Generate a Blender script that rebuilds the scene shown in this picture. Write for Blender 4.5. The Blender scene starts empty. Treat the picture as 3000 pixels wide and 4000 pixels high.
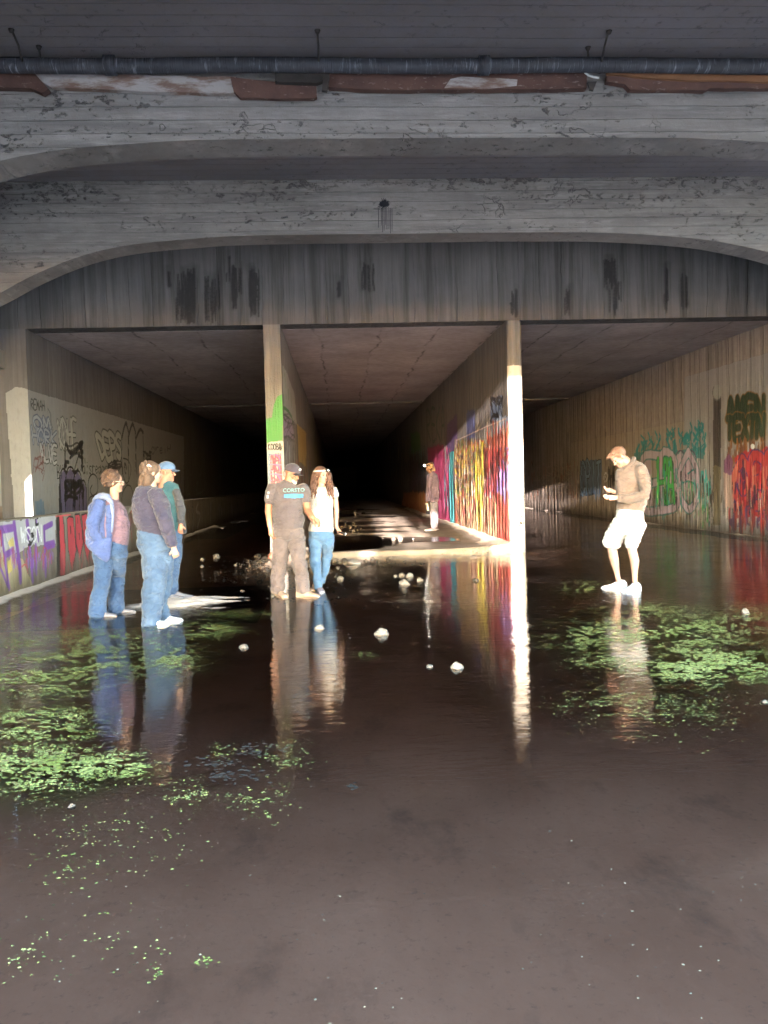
import bpy, bmesh, math, random
import numpy as np
from mathutils import Vector, Matrix, noise as mnoise

random.seed(7); rng = np.random.default_rng(7)
scene = bpy.context.scene
COL = scene.collection
# ------------------------------------------------------------------ camera
H, F = 1.42, 3187.7                      # eye height (m), focal length in photo pixels (3000 x 4000)
YAW, PITCH, ROLL = .0548, .0361, -.0278
cy_, sy_ = math.cos(YAW), math.sin(YAW)
fwd = np.array([sy_, cy_, 0.]); rgt = np.array([cy_, -sy_, 0.]); upv = np.array([0, 0, 1.])
FW = fwd*math.cos(PITCH) - upv*math.sin(PITCH); U0 = upv*math.cos(PITCH) + fwd*math.sin(PITCH)
RT = rgt*math.cos(ROLL) + U0*math.sin(ROLL); UP = U0*math.cos(ROLL) - rgt*math.sin(ROLL)
OC = np.array([0, 0, H])
cam = bpy.data.cameras.new("camera"); camo = bpy.data.objects.new("camera", cam); COL.objects.link(camo)
cam.sensor_fit = 'VERTICAL'; cam.sensor_height = 24; cam.lens = F/4000*24
cam.clip_start = .05; cam.clip_end = 2000
camo.matrix_world = Matrix(((RT[0], UP[0], -FW[0], 0), (RT[1], UP[1], -FW[1], 0), (RT[2], UP[2], -FW[2], H), (0, 0, 0, 1)))
scene.camera = camo
scene.render.resolution_x, scene.render.resolution_y = 768, 1024
# ------------------------------------------------------------------ sun, sky, exposure
SUN_EL, SUN_K = 5.6, .045                # elevation (degrees); the light drifts SUN_K m to +x per metre into the tunnel
TS = math.tan(math.radians(SUN_EL))
sund = Vector((SUN_K, 1, -TS)).normalized()          # direction the light travels
sl = bpy.data.lights.new("sun", 'SUN'); sl.energy = 2.2; sl.angle = math.radians(.3); sl.color = (1, .84, .73)
so = bpy.data.objects.new("sun", sl); COL.objects.link(so); so.rotation_euler = sund.to_track_quat('-Z', 'Y').to_euler()
w = bpy.data.worlds.new("World"); scene.world = w; w.use_nodes = True
nt = w.node_tree; bg = nt.nodes["Background"]; sk = nt.nodes.new("ShaderNodeTexSky"); sk.sky_type = 'NISHITA'; sk.sun_disc = False
sk.sun_elevation = math.radians(SUN_EL); sk.sun_rotation = math.atan2(-sund.x, -sund.y)
sk.air_density = 1.0; sk.dust_density = .6; sk.ozone_density = 1.8
nt.links.new(sk.outputs[0], bg.inputs[0]); bg.inputs[1].default_value = .15
scene.view_settings.view_transform = 'Standard'; scene.view_settings.look = 'None'
scene.view_settings.exposure = 5.9; scene.view_settings.gamma = 1
cyc = scene.cycles
cyc.max_bounces = 12; cyc.diffuse_bounces = 8; cyc.glossy_bounces = 6; cyc.transparent_max_bounces = 24
cyc.sample_clamp_indirect = 6; cyc.use_denoising = True; cyc.blur_glossy = .1

# ------------------------------------------------------------------ photo pixel -> place
def ray(x, y): return FW + RT*(x-1500)/F - UP*(y-2000)/F
def gnd(x, y, z=0.): d = ray(x, y); return OC + d*(z-H)/d[2]
def atY(x, y, Y): d = ray(x, y); return OC + d*Y/d[1]
def atX(x, y, X): d = ray(x, y); return OC + d*X/d[0]

# ------------------------------------------------------------------ helpers
def tag(o, label=None, cat=None, group=None, kind=None):
    if label: o['label'] = label
    if cat: o['category'] = cat
    if group: o['group'] = group
    if kind: o['kind'] = kind
    return o
def empty(name, loc=(0, 0, 0)):
    o = bpy.data.objects.new(name, None); COL.objects.link(o); o.location = loc; o.empty_display_size = .2; return o
def link(name, me, mats, parent=None, smooth=True):
    o = bpy.data.objects.new(name, me); COL.objects.link(o)
    for m in (mats if isinstance(mats, (list, tuple)) else [mats]): me.materials.append(m)
    if smooth: me.shade_smooth()
    else: me.shade_flat()
    if parent is not None:
        o.parent = parent; o.matrix_parent_inverse = Matrix.Translation(-Vector(parent.location))
    return o
def mesh_np(V, Q, paint=None, matidx=None):
    me = bpy.data.meshes.new("m"); V = np.asarray(V, np.float32); Q = np.asarray(Q, np.int32); k = Q.shape[1]
    me.vertices.add(len(V)); me.vertices.foreach_set('co', V.ravel())
    me.loops.add(Q.size); me.loops.foreach_set('vertex_index', Q.ravel())
    me.polygons.add(len(Q)); me.polygons.foreach_set('loop_start', np.arange(0, Q.size, k, dtype=np.int32))
    if paint is not None:
        a = me.attributes.new('paint', 'FLOAT_COLOR', 'POINT'); a.data.foreach_set('color', np.asarray(paint, np.float32).ravel())
    me.update(calc_edges=True)
    if matidx is not None: me.polygons.foreach_set('material_index', np.asarray(matidx, np.int32))
    return me
def mesh_py(V, Fc):
    me = bpy.data.meshes.new("m"); me.from_pydata([tuple(v) for v in V], [], Fc); me.update(); return me
class Parts:                                  # gathers painted grids and plain boxes into one mesh
    def __init__(s): s.V = []; s.Q = []; s.P = []; s.n = 0
    def grid(s, P3, paint=None, flip=False):  # P3: (rows, cols, 3)
        r, c, _ = P3.shape; i = np.arange(r*c).reshape(r, c)
        q = np.stack([i[:-1, :-1], i[:-1, 1:], i[1:, 1:], i[1:, :-1]], -1).reshape(-1, 4)
        if flip: q = q[:, ::-1]
        s.V.append(P3.reshape(-1, 3)); s.Q.append(q+s.n); s.n += r*c
        s.P.append(np.zeros((r*c, 4)) if paint is None else paint.reshape(-1, 4))
    def box(s, lo, hi):
        x0, y0, z0 = lo; x1, y1, z1 = hi
        v = np.array([[x0, y0, z0], [x1, y0, z0], [x1, y1, z0], [x0, y1, z0], [x0, y0, z1], [x1, y0, z1], [x1, y1, z1], [x0, y1, z1]], float)
        q = np.array([[0, 3, 2, 1], [4, 5, 6, 7], [0, 1, 5, 4], [1, 2, 6, 5], [2, 3, 7, 6], [3, 0, 4, 7]])
        s.V.append(v); s.Q.append(q+s.n); s.n += 8; s.P.append(np.zeros((8, 4)))
    def build(s, name, mat, parent=None, smooth=False):
        return link(name, mesh_np(np.concatenate(s.V), np.concatenate(s.Q), np.concatenate(s.P)), mat, parent, smooth)
def vnoise(a, b, seed=0):                     # smooth value noise on arrays
    a = np.asarray(a, float); b = np.asarray(b, float); ia = np.floor(a).astype(int); ib = np.floor(b).astype(int); fa = a-ia; fb = b-ib
    fa = fa*fa*(3-2*fa); fb = fb*fb*(3-2*fb)
    def h(i, j):
        n = (i*374761393 + j*668265263 + seed*1442695041) & 0x7fffffff
        n = ((n ^ (n >> 13))*1274126177) & 0x7fffffff
        return ((n ^ (n >> 16)) & 0xffff)/65535.
    return (h(ia, ib)*(1-fa)+h(ia+1, ib)*fa)*(1-fb) + (h(ia, ib+1)*(1-fa)+h(ia+1, ib+1)*fa)*fb
def fbm(a, b, seed=0, o=4): return sum(vnoise(a*2**k, b*2**k, seed+k)*.5**k for k in range(o))/sum(.5**k for k in range(o))

# ------------------------------------------------------------------ node materials
class G:
    def __init__(s, name):
        s.m = bpy.data.materials.new(name); s.m.use_nodes = True; s.t = s.m.node_tree; s.t.nodes.clear()
        s.out = s.t.nodes.new('ShaderNodeOutputMaterial')
    def n(s, typ, pr=None, **ins):
        nd = s.t.nodes.new('ShaderNode'+typ)
        for k, v in (pr or {}).items(): setattr(nd, k, v)
        for k, v in ins.items():
            key = int(k[1:]) if k[0] == 'i' and k[1:].isdigit() else k.replace('_', ' ')
            sock = nd.inputs[key]
            if isinstance(v, bpy.types.NodeSocket): s.t.links.new(v, sock)
            else: sock.default_value = v
        return nd
    def math(s, op, a, b=0., c=0., clamp=False): return s.n('Math', dict(operation=op, use_clamp=clamp), i0=a, i1=b, i2=c).outputs[0]
    def mix(s, f, a, b, mode='MIX'):
        nd = s.t.nodes.new('ShaderNodeMix'); nd.data_type = 'RGBA'; nd.blend_type = mode
        for i, v in ((0, f), (6, a), (7, b)):
            if isinstance(v, bpy.types.NodeSocket): s.t.links.new(v, nd.inputs[i])
            else: nd.inputs[i].default_value = (*v, 1) if i and len(v) == 3 else v
        return nd.outputs[2]
    def pos(s): return s.n('NewGeometry').outputs['Position']
    def map(s, v, sc): return s.n('Mapping', Vector=v, Scale=sc).outputs[0]
    def noise(s, v, scale, detail=4, rough=.55, dist=0.): return s.n('TexNoise', Vector=v, Scale=scale, Detail=detail, Roughness=rough, Distortion=dist).outputs[0]
    def ramp(s, f, a, b, c0=0., c1=1.): return s.n('MapRange', dict(clamp=True), i0=f, i1=a, i2=b, i3=c0, i4=c1).outputs[0]
    def bsdf(s, col, rough=.8, bump=None, dist=.01, strength=1., spec=.3, metal=0., **kw):
        b = s.n('BsdfPrincipled', Base_Color=col if isinstance(col, bpy.types.NodeSocket) else (*col, 1), Roughness=rough, Metallic=metal, **kw)
        b.inputs['Specular IOR Level'].default_value = spec
        if bump is not None:
            bp = s.n('Bump', Height=bump, Distance=dist, Strength=strength); s.t.links.new(bp.outputs[0], b.inputs['Normal'])
        s.t.links.new(b.outputs[0], s.out.inputs[0]); return s.m
def board_lines(g, coord, spacing, wob, width):     # dark joints every `spacing` metres along one coordinate
    c = g.math('ADD', g.math('DIVIDE', coord, spacing), g.math('MULTIPLY', wob, .5))
    fr = g.math('FRACT', c); d = g.math('ABSOLUTE', g.math('SUBTRACT', fr, .5))
    ln = g.ramp(d, .5-width, .5, 0, 1)
    tone = g.n('TexWhiteNoise', dict(noise_dimensions='1D'), W=g.math('FLOOR', c)).outputs[0]
    return ln, tone
def concrete(name, base, boards=None, spacing=.3, streak=0., crack=0., line=.5, paint=False, relief=.006, wet=False, rough=.82, blot=.35, warm=(.30, .24, .18), hstreak=0.):
    g = G(name); p = g.pos(); xyz = g.n('SeparateXYZ', Vector=p)
    n1 = g.noise(p, .7, 5); n2 = g.noise(p, 6, 6, .65); n3 = g.noise(p, 55, 3, .6)
    col = g.mix(g.ramp(n1, .3, .7), tuple(c*(1-blot*.6) for c in base), tuple(min(1, c*(1+blot*.45)) for c in base))
    col = g.mix(g.ramp(n2, .35, .75, 0, .5), col, tuple(c*.62 for c in warm), 'MIX')
    col = g.mix(g.math('MULTIPLY', n3, .35), col, tuple(c*.45 for c in base))
    hgt = g.math('ADD', g.math('MULTIPLY', n2, .6), g.math('MULTIPLY', n3, .25))
    if boards:
        co = xyz.outputs['XYZ'.index(boards)]
        wob = g.noise(p, .45, 4, .6)
        ln, tone = board_lines(g, co, spacing, wob, .035)
        col = g.mix(g.math('MULTIPLY', g.math('SUBTRACT', tone, .4), .35 if boards != 'Z' else .22, clamp=True), col, tuple(c*.6 for c in base))
        brk = g.ramp(g.noise(p, 1.7, 5, .7), .42, .62)
        lnb = g.math('MULTIPLY', ln, g.math('MULTIPLY', brk, line))
        col = g.mix(lnb, col, (.02, .018, .018))
        hgt = g.math('SUBTRACT', g.math('ADD', hgt, g.math('MULTIPLY', tone, .5)), g.math('MULTIPLY', ln, 1.2 if boards != 'Z' else .5))
    if streak:
        sv = g.noise(g.map(p, (5, 5, .22)), 1.3, 6, .68); sv2 = g.noise(g.map(p, (16, 16, .5)), 1.0, 4, .6)
        sm = g.math('MULTIPLY', g.ramp(sv, .42, .68), streak); sm2 = g.math('MULTIPLY', g.ramp(sv2, .5, .75), streak*.6)
        col = g.mix(sm, col, (.03, .027, .027)); col = g.mix(sm2, col, tuple(min(1, c*1.25) for c in base))
        hgt = g.math('ADD', hgt, g.math('MULTIPLY', sv2, .8))
    if hstreak:                                        # damp bands and paler washed bands along the boards
        hs = g.noise(g.map(p, (.35, .35, 5)), 1.5, 6, .68); hs2 = g.noise(g.map(p, (.9, .9, 9)), 2., 5, .7)
        col = g.mix(g.math('MULTIPLY', g.ramp(hs, .44, .66), hstreak*.8), col, tuple(c*.45 for c in base)); col = g.mix(g.math('MULTIPLY', g.ramp(hs2, .52, .70), hstreak*.5), col, tuple(min(1, c*1.55) for c in base))
    if crack:
        pw = g.n('VectorMath', dict(operation='ADD'), i0=g.map(p, (.55, .55, 1.5)), i1=g.n('TexNoise', Vector=p, Scale=2.4, Detail=5.).outputs[1]).outputs[0]
        vo = g.n('TexVoronoi', dict(feature='DISTANCE_TO_EDGE'), Vector=pw, Scale=1.9).outputs[0]
        cm = g.math('MULTIPLY', g.ramp(vo, 0., .020, 1, 0), g.ramp(g.noise(p, 1.6, 4), .60, .66))
        sp = g.math('MULTIPLY', g.ramp(g.math('ADD', g.noise(g.map(p, (1, 1, 1.7)), 8.5, 6, .75), g.ramp(xyz.outputs[2], 5.55, 6.05, 0, .06 if boards == 'Z' else 0.)), .585, .66), g.ramp(g.noise(g.map(p, (.35, .35, 2.2)), 1.6, 3), .38, .60))
        cm = g.math('MULTIPLY', g.math('MAXIMUM', cm, sp), crack)
        col = g.mix(cm, col, (.022, .02, .022)); hgt = g.math('SUBTRACT', hgt, g.math('MULTIPLY', cm, 1.6))
    ro = rough
    if paint:
        at = g.n('Attribute', dict(attribute_name='paint'))
        wear = g.ramp(g.noise(g.map(p, (9, 9, 3)), 2.2, 5, .7), .30, .46)
        al = g.math('MULTIPLY', at.outputs['Alpha'], g.math('ADD', g.math('MULTIPLY', wear, .25), .75))
        pc = g.mix(g.math('MULTIPLY', n2, .25), at.outputs['Color'], (.06, .05, .045))
        col = g.mix(al, col, pc)
        ro = g.math('SUBTRACT', rough, g.math('MULTIPLY', al, .25))
    if wet:                                            # damp dark foot of the wall, a stain with a ragged top
        wz = g.math('ADD', xyz.outputs[2], g.math('MULTIPLY', g.noise(g.map(p, (6, 6, .8)), 1., 4), -.5))
        wm = g.ramp(wz, -.2, .12, .75, 0); col = g.mix(wm, col, (.035, .025, .018))
    return g.bsdf(col, ro, hgt, relief, 1., .25)
def simple(name, col, rough=.8, var=.25, scale=8., bump=.002, bscale=60., spec=.3, metal=0., sheen=0., col2=None):
    g = G(name); p = g.n('TexCoord').outputs['Object']
    n = g.noise(p, scale, 4); c = g.mix(g.ramp(n, .3, .7), tuple(x*(1-var) for x in col), col2 or tuple(min(1, x*(1+var)) for x in col))
    return g.bsdf(c, rough, g.noise(p, bscale, 3), bump, .8, spec, metal, **({'Sheen_Weight': sheen} if sheen else {}))

M = {}
M['girder'] = concrete('girder_concrete', (.222, .202, .196), 'Z', .145, crack=.6, line=.24, warm=(.26, .21, .19), hstreak=.8, relief=.012, blot=.5)
M['slab'] = concrete('slab_concrete', (.185, .165, .18), 'Y', .2, crack=.35, line=.4, relief=.008)
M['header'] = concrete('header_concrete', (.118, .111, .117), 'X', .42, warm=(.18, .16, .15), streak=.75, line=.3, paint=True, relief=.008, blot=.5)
M['abut'] = concrete('abutment_concrete', (.21, .20, .205), 'Y', .6, streak=.5, crack=.4, line=.4, paint=True)
M['ceil'] = concrete('ceiling_concrete', (.50, .42, .42), 'X', 1.22, crack=.3, line=.75, relief=.006, blot=.5)
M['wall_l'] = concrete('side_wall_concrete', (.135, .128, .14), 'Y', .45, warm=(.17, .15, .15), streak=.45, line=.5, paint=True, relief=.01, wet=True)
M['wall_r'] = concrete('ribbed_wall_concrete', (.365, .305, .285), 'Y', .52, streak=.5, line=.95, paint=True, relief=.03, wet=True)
M['divider'] = concrete('divider_concrete', (.18, .172, .182), 'Y', .3, streak=.55, line=.7, paint=True, relief=.03, wet=False)
M['low'] = concrete('low_wall_concrete', (.22, .19, .165), 'Y', 2.4, streak=.35, crack=.3, line=.6, paint=True, relief=.006, wet=True)
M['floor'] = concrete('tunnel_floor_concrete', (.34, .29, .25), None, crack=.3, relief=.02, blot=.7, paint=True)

# ------------------------------------------------------------------ layout (metres)
D = 16.03; ZH = 4.54; ZS = 6.10                        # portal plane, culvert ceiling, bridge slab
X1, X2, X3, X4, X5, X6 = -5.875, -1.369, -1.041, 3.397, 3.704, 9.138
XL, ZT = -4.569, 1.034
YE = 150.

# ------------------------------------------------------------------ painting on walls
FONT = {'A': [[(0, 0), (.5, 1), (1, 0)], [(.2, .4), (.8, .4)]], 'B': [[(0, 0), (0, 1), (.8, .9), (.7, .55), (0, .5), (1, .4), (.9, .05), (0, 0)]],
 'C': [[(1, .85), (.5, 1), (0, .6), (.1, .15), (.6, 0), (1, .15)]], 'D': [[(0, 0), (0, 1), (.8, .8), (.9, .25), (0, 0)]], 'E': [[(1, 1), (0, 1), (0, 0), (1, 0)], [(0, .5), (.8, .5)]],
 'F': [[(1, 1), (0, 1), (0, 0)], [(0, .5), (.8, .5)]], 'G': [[(1, .8), (.5, 1), (0, .5), (.5, 0), (1, .2), (1, .45), (.6, .45)]], 'H': [[(0, 0), (0, 1)], [(1, 0), (1, 1)], [(0, .5), (1, .5)]],
 'I': [[(.5, 0), (.5, 1)]], 'J': [[(.8, 1), (.8, .2), (.4, 0), (0, .2)]], 'K': [[(0, 0), (0, 1)], [(1, 1), (0, .45), (1, 0)]], 'L': [[(0, 1), (0, 0), (1, 0)]],
 'M': [[(0, 0), (.1, 1), (.5, .4), (.9, 1), (1, 0)]], 'N': [[(0, 0), (0, 1), (1, 0), (1, 1)]], 'O': [[(.5, 1), (0, .7), (0, .25), (.5, 0), (1, .25), (1, .7), (.5, 1)]],
 'P': [[(0, 0), (0, 1), (.9, .9), (.9, .55), (0, .45)]], 'R': [[(0, 0), (0, 1), (.9, .9), (.8, .55), (0, .5), (1, 0)]], 'S': [[(1, .9), (.4, 1), (0, .75), (.9, .35), (.6, 0), (0, .1)]],
 'T': [[(0, 1), (1, 1)], [(.5, 1), (.5, 0)]], 'U': [[(0, 1), (0, .2), (.5, 0), (1, .2), (1, 1)]], 'V': [[(0, 1), (.5, 0), (1, 1)]], 'W': [[(0, 1), (.25, 0), (.5, .7), (.75, 0), (1, 1)]],
 'X': [[(0, 0), (1, 1)], [(0, 1), (1, 0)]], 'Y': [[(0, 1), (.5, .5), (1, 1)], [(.5, .5), (.5, 0)]], 'Z': [[(0, 1), (1, 1), (0, 0), (1, 0)]], '8': [[(.5, .5), (.1, .75), (.5, 1), (.9, .75), (.5, .5), (0, .2), (.5, 0), (1, .2), (.5, .5)]],
 'd': [[(.9, .35), (.4, .55), (0, .3), (.4, 0), (.9, .2)], [(.9, 1), (.9, 0)]], 'i': [[(.5, 0), (.5, .55)], [(.5, .75), (.5, .8)]], 's': [[(.9, .5), (.3, .55), (.2, .35), (.8, .2), (.5, 0), (.1, .05)]],
 'r': [[(.1, 0), (.1, .55)], [(.1, .35), (.5, .55), (.9, .5)]], 'e': [[(.1, .3), (.9, .35), (.5, .58), (.1, .3), (.4, 0), (.9, .1)]], 'g': [[(.9, .4), (.4, .55), (0, .3), (.4, 0), (.9, .2)], [(.9, .55), (.9, -.2), (.4, -.4), (.1, -.3)]],
 'a': [[(.9, .4), (.4, .55), (0, .3), (.4, 0), (.9, .2)], [(.9, .55), (.9, 0)]]}
def smooth_pts(pts, n=4):
    if len(pts) < 3: return [np.array(p, float) for p in pts]
    P = [np.array(p, float) for p in pts]; out = []
    for i in range(len(P)-1):
        p0 = P[max(i-1, 0)]; p1 = P[i]; p2 = P[i+1]; p3 = P[min(i+2, len(P)-1)]
        for k in range(n):
            t = k/n; out.append(.5*((2*p1)+(-p0+p2)*t+(2*p0-5*p1+4*p2-p3)*t*t+(-p0+3*p1-3*p2+p3)*t**3))
    out.append(P[-1]); return out
class Canvas:
    """Paint on one wall plane.  axis 'X': plane x = c, s runs along y.  axis 'Y': plane y = c, s runs along x."""
    def __init__(s, axis, c, S, Z):
        s.axis, s.c, s.S, s.Z = axis, c, np.asarray(S, float), np.asarray(Z, float); s.A = np.zeros((len(Z), len(S), 4)); s.seed = int(abs(c*100)); s.soft = .3; s.bold = 1.45 if axis == 'X' and c < 0 else 1.15
    def loc(s, x, y):
        p = atX(x, y, s.c) if s.axis == 'X' else atY(x, y, s.c)
        return (p[1], p[2]) if s.axis == 'X' else (p[0], p[2])
    def mpp(s, x, y): return (s.loc(x, y)[0] if s.axis == 'X' else s.c)/F
    def put(s, i0, i1, j0, j1, al, col):
        a = s.A[j0:j1, i0:i1]; al = np.clip(al, 0, 1)[..., None]; old = a[..., 3:4]; na = al+old*(1-al)
        a[..., :3] = np.where(na > 1e-6, (np.array(col)*al + a[..., :3]*old*(1-al))/np.maximum(na, 1e-6), 0); a[..., 3:4] = na
    def box(s, a0, a1, z0, z1): return np.searchsorted(s.S, a0), np.searchsorted(s.S, a1), np.searchsorted(s.Z, z0), np.searchsorted(s.Z, z1)
    def line(s, pts, wid, col, al=1., smooth=True, metric=False):
        q = [s.loc(*p) for p in pts] if not metric else pts
        wid = wid*(s.bold if not metric else 1); hw = wid*.5*(s.mpp(*pts[len(pts)//2]) if not metric else 1)
        q = smooth_pts(q) if smooth else [np.array(p) for p in q]
        for a, b in zip(q[:-1], q[1:]):
            i0, i1, j0, j1 = s.box(min(a[0], b[0])-hw*1.4, max(a[0], b[0])+hw*1.4, min(a[1], b[1])-hw*1.4, max(a[1], b[1])+hw*1.4)
            if i1 <= i0 or j1 <= j0: continue
            SS, ZZ = np.meshgrid(s.S[i0:i1], s.Z[j0:j1]); d = b-a; L = max(d@d, 1e-9)
            t = np.clip(((SS-a[0])*d[0]+(ZZ-a[1])*d[1])/L, 0, 1); r = np.hypot(SS-a[0]-t*d[0], ZZ-a[1]-t*d[1])
            s.put(i0, i1, j0, j1, np.clip((hw*1.15-r)/(hw*s.soft), 0, 1)*al, col)
    def poly(s, pts, col, al=1., rag=.0, streaky=0.):
        q = np.array([s.loc(*p) for p in pts]); i0, i1, j0, j1 = s.box(q[:, 0].min()-rag, q[:, 0].max()+rag, q[:, 1].min()-rag, q[:, 1].max()+rag)
        if i1 <= i0 or j1 <= j0: return
        SS, ZZ = np.meshgrid(s.S[i0:i1], s.Z[j0:j1])
        if rag: sx = SS+(fbm(SS*4, ZZ*4, s.seed+3)-.5)*2*rag; sz = ZZ+(fbm(SS*7, ZZ*1.5, s.seed+9)-.5)*3*rag
        else: sx, sz = SS, ZZ
        ins = np.zeros(SS.shape, bool)
        for (a, b), (c, d) in zip(q, np.roll(q, -1, 0)):
            k = ((b > sz) != (d > sz)) & (sx < (c-a)*(sz-b)/(d-b+1e-12)+a); ins ^= k
        m = ins*al
        if streaky: m = m*np.clip(1-streaky+streaky*2*fbm(SS*9, ZZ*.8, s.seed+5), 0, 1)
        s.put(i0, i1, j0, j1, m, col)
    def drips(s, x0, y0, x1, y1, n, pal, lmin=.15, lmax=.7, w=.03, al=.9):
        for _ in range(n):
            x = rng.uniform(x0, x1); y = rng.uniform(y0, y1); a, z = s.loc(x, y); L = rng.uniform(lmin, lmax); ww = w*rng.uniform(.4, 1.5)
            k = rng.uniform(-.02, .02)
            s.line([(a, z), (a+k, z-L*.5), (a, z-L)], ww, pal[rng.integers(len(pal))], al*rng.uniform(.6, 1), metric=True)
    def text(s, word, tl, tr, bl, br, wid, col, al=1., outline=None, owid=0, gap=.25, jit=.04):
        tl, tr, bl, br = [np.array(p, float) for p in (tl, tr, bl, br)]; n = len(word); strokes = []
        for k, ch in enumerate(word):
            for st in FONT.get(ch, []):
                pts = []
                for (a, b) in st:
                    u = (k+(a*(1-gap)+gap/2))/n + rng.uniform(-jit, jit)/n; v = b+rng.uniform(-jit, jit)
                    pts.append(tuple((bl*(1-u)+br*u)*(1-v)+(tl*(1-u)+tr*u)*v))
                strokes.append(pts)
        if outline is not None:
            for st in strokes: s.line(st, wid+owid, outline, al)
        for st in strokes: s.line(st, wid, col, al)
    def scribble(s, x0, y0, x1, y1, n, wid, col, al=.9):
        for _ in range(n):
            p = [(rng.uniform(x0, x1), rng.uniform(y0, y1))]
            for _ in range(4): p.append((np.clip(p[-1][0]+rng.normal(0, (x1-x0)*.3), x0, x1), np.clip(p[-1][1]+rng.normal(0, (y1-y0)*.3), y0, y1)))
            s.line(p, wid*rng.uniform(.6, 1.4), col, al)
BLK = (.012, .011, .014); WHT = (.62, .60, .60); NAVY = (.03, .04, .10); PUR = (.16, .06, .30); RED = (.42, .035, .045); TEAL = (.02, .20, .22)
GRN = (.05, .28, .06); BLU = (.09, .20, .42); YEL = (.50, .36, .05); ORG = (.45, .14, .04); MAG = (.38, .045, .15); PALE = (.36, .36, .37)
def xcols(x0, x1, X, step, ymax=60):         # wall columns evenly spaced as photo columns, capped far away
    ys = [atX(x, 1900, X)[1] for x in np.arange(x0, x1, step)]
    return np.array(sorted(y for y in ys if 5 < y < ymax))

# ================================================================== STRUCTURE: bed, water
def bedz(X, Y): return -.055+.03*(fbm(X*.7, Y*.5, 3)-.5)+.012*(fbm(X*4, Y*4, 5)-.5)
gx = np.linspace(-7.4, 9.9, 420); gy = np.concatenate([np.linspace(-4, 1.4, 30), np.linspace(1.5, 18, 380), np.linspace(18.5, 150, 100)])
XX, YY = np.meshgrid(gx, gy); bp = np.zeros(XX.shape+(4,))
for (px, py, rx, ry, a) in [(120, 3010, 260, 90, .75), (330, 2990, 180, 60, .6), (250, 2560, 380, 110, .55), (640, 2540, 220, 80, .5), (150, 2760, 220, 70, .5), (2560, 2480, 260, 60, .8), (2760, 2600, 280, 75, .95), (2280, 2480, 150, 60, .4), (2260, 2295, 110, 25, .7), (780, 2470, 160, 30, .5)]:
    c = gnd(px, py); e1 = gnd(px+rx, py); e2 = gnd(px, py-ry)
    al = a*np.exp(-(((XX-c[0]-(YY-c[1])*c[0]/c[1])/(e1[0]-c[0]))**2+((YY-c[1])/(e2[1]-c[1]))**2)**1.5)*np.clip((fbm(XX*5, YY*2.4, 11)-.36)*5, 0, 1)
    o = bp[..., 3]; na = al+o*(1-al); bp[..., :3] = np.where(na[..., None] > 1e-6, (np.array((.27, .31, .11))*al[..., None]+bp[..., :3]*(o*(1-al))[..., None])/np.maximum(na, 1e-6)[..., None], 0); bp[..., 3] = na
g = G('mud_bed'); p = g.pos()
c = g.mix(g.ramp(g.noise(g.map(p, (1, .6, 1)), 1.1, 6, .65), .35, .65), (.385, .225, .148), (.51, .315, .215))
c = g.mix(g.ramp(g.noise(g.map(p, (1.2, .7, 1)), 2.3, 6, .65), .55, .72, 0, .55), c, (.10, .075, .06))
c = g.mix(g.ramp(g.noise(p, 28, 4, .7), .58, .72, 0, .4), c, (.13, .10, .085))
at = g.n('Attribute', dict(attribute_name='paint')); c = g.mix(at.outputs['Alpha'], c, at.outputs['Color'])
M['mud'] = g.bsdf(c, .9, g.noise(p, 30, 5), .003)
pr = Parts(); pr.grid(np.stack([XX, YY, bedz(XX, YY)], -1), bp)
tag(pr.build('mud_bed', M['mud'], smooth=True), 'brown silty bed of the channel under the shallow water', kind='structure')
g = G('earth'); p = g.pos(); M['earth'] = g.bsdf(g.mix(g.noise(p, .5, 5), (.33, .31, .29), (.42, .40, .37)), .95, g.noise(p, 6, 5), .05)
V = [(-900, -900, -.25), (900, -900, -.25), (900, 900, -.25), (-900, 900, -.25)]
tag(link('ground', mesh_py(V, [(0, 1, 2, 3)]), M['earth'], smooth=False), 'dry earth ground reaching to the horizon outside', kind='structure')
g = G('water'); p = g.pos()
warp = g.noise(g.map(p, (.8, .5, 1)), 1.2, 2)
r1 = g.noise(g.map(p, (2.2, 6.5, 1)), 1.6, 3, .5); r2 = g.noise(g.map(p, (9, 22, 1)), 1.2, 2, .5)
calm = g.ramp(g.noise(g.map(p, (.35, .3, 1)), 1., 3), .35, .62, .15, 1.)
near = g.ramp(g.n('SeparateXYZ', Vector=p).outputs[1], 3.2, 7., .12, 1.)
hh = g.math('MULTIPLY', near, g.math('MULTIPLY', g.math('ADD', g.math('MULTIPLY', r1, .8), g.math('MULTIPLY', r2, .4)), calm))
bmp = g.n('Bump', Height=hh, Distance=.013, Strength=.65)
fr = g.n('Fresnel', IOR=1.36, Normal=bmp.outputs[0])
gl = g.n('BsdfGlossy', Color=(1, 1, 1, 1), Roughness=.035, Normal=bmp.outputs[0]); tr = g.n('BsdfTransparent', Color=(.90, .84, .80, 1))
mx = g.n('MixShader', i0=fr.outputs[0], i1=tr.outputs[0], i2=gl.outputs[0]); g.t.links.new(mx.outputs[0], g.out.inputs[0]); M['water'] = g.m
V = [(-7.3, -14, 0), (9.8, -14, 0), (9.8, 150, 0), (-7.3, 150, 0)]
tag(link('water', mesh_py(V, [(0, 1, 2, 3)]), M['water'], smooth=False), 'shallow still brown water mirroring the tunnel mouths', kind='structure')
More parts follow.
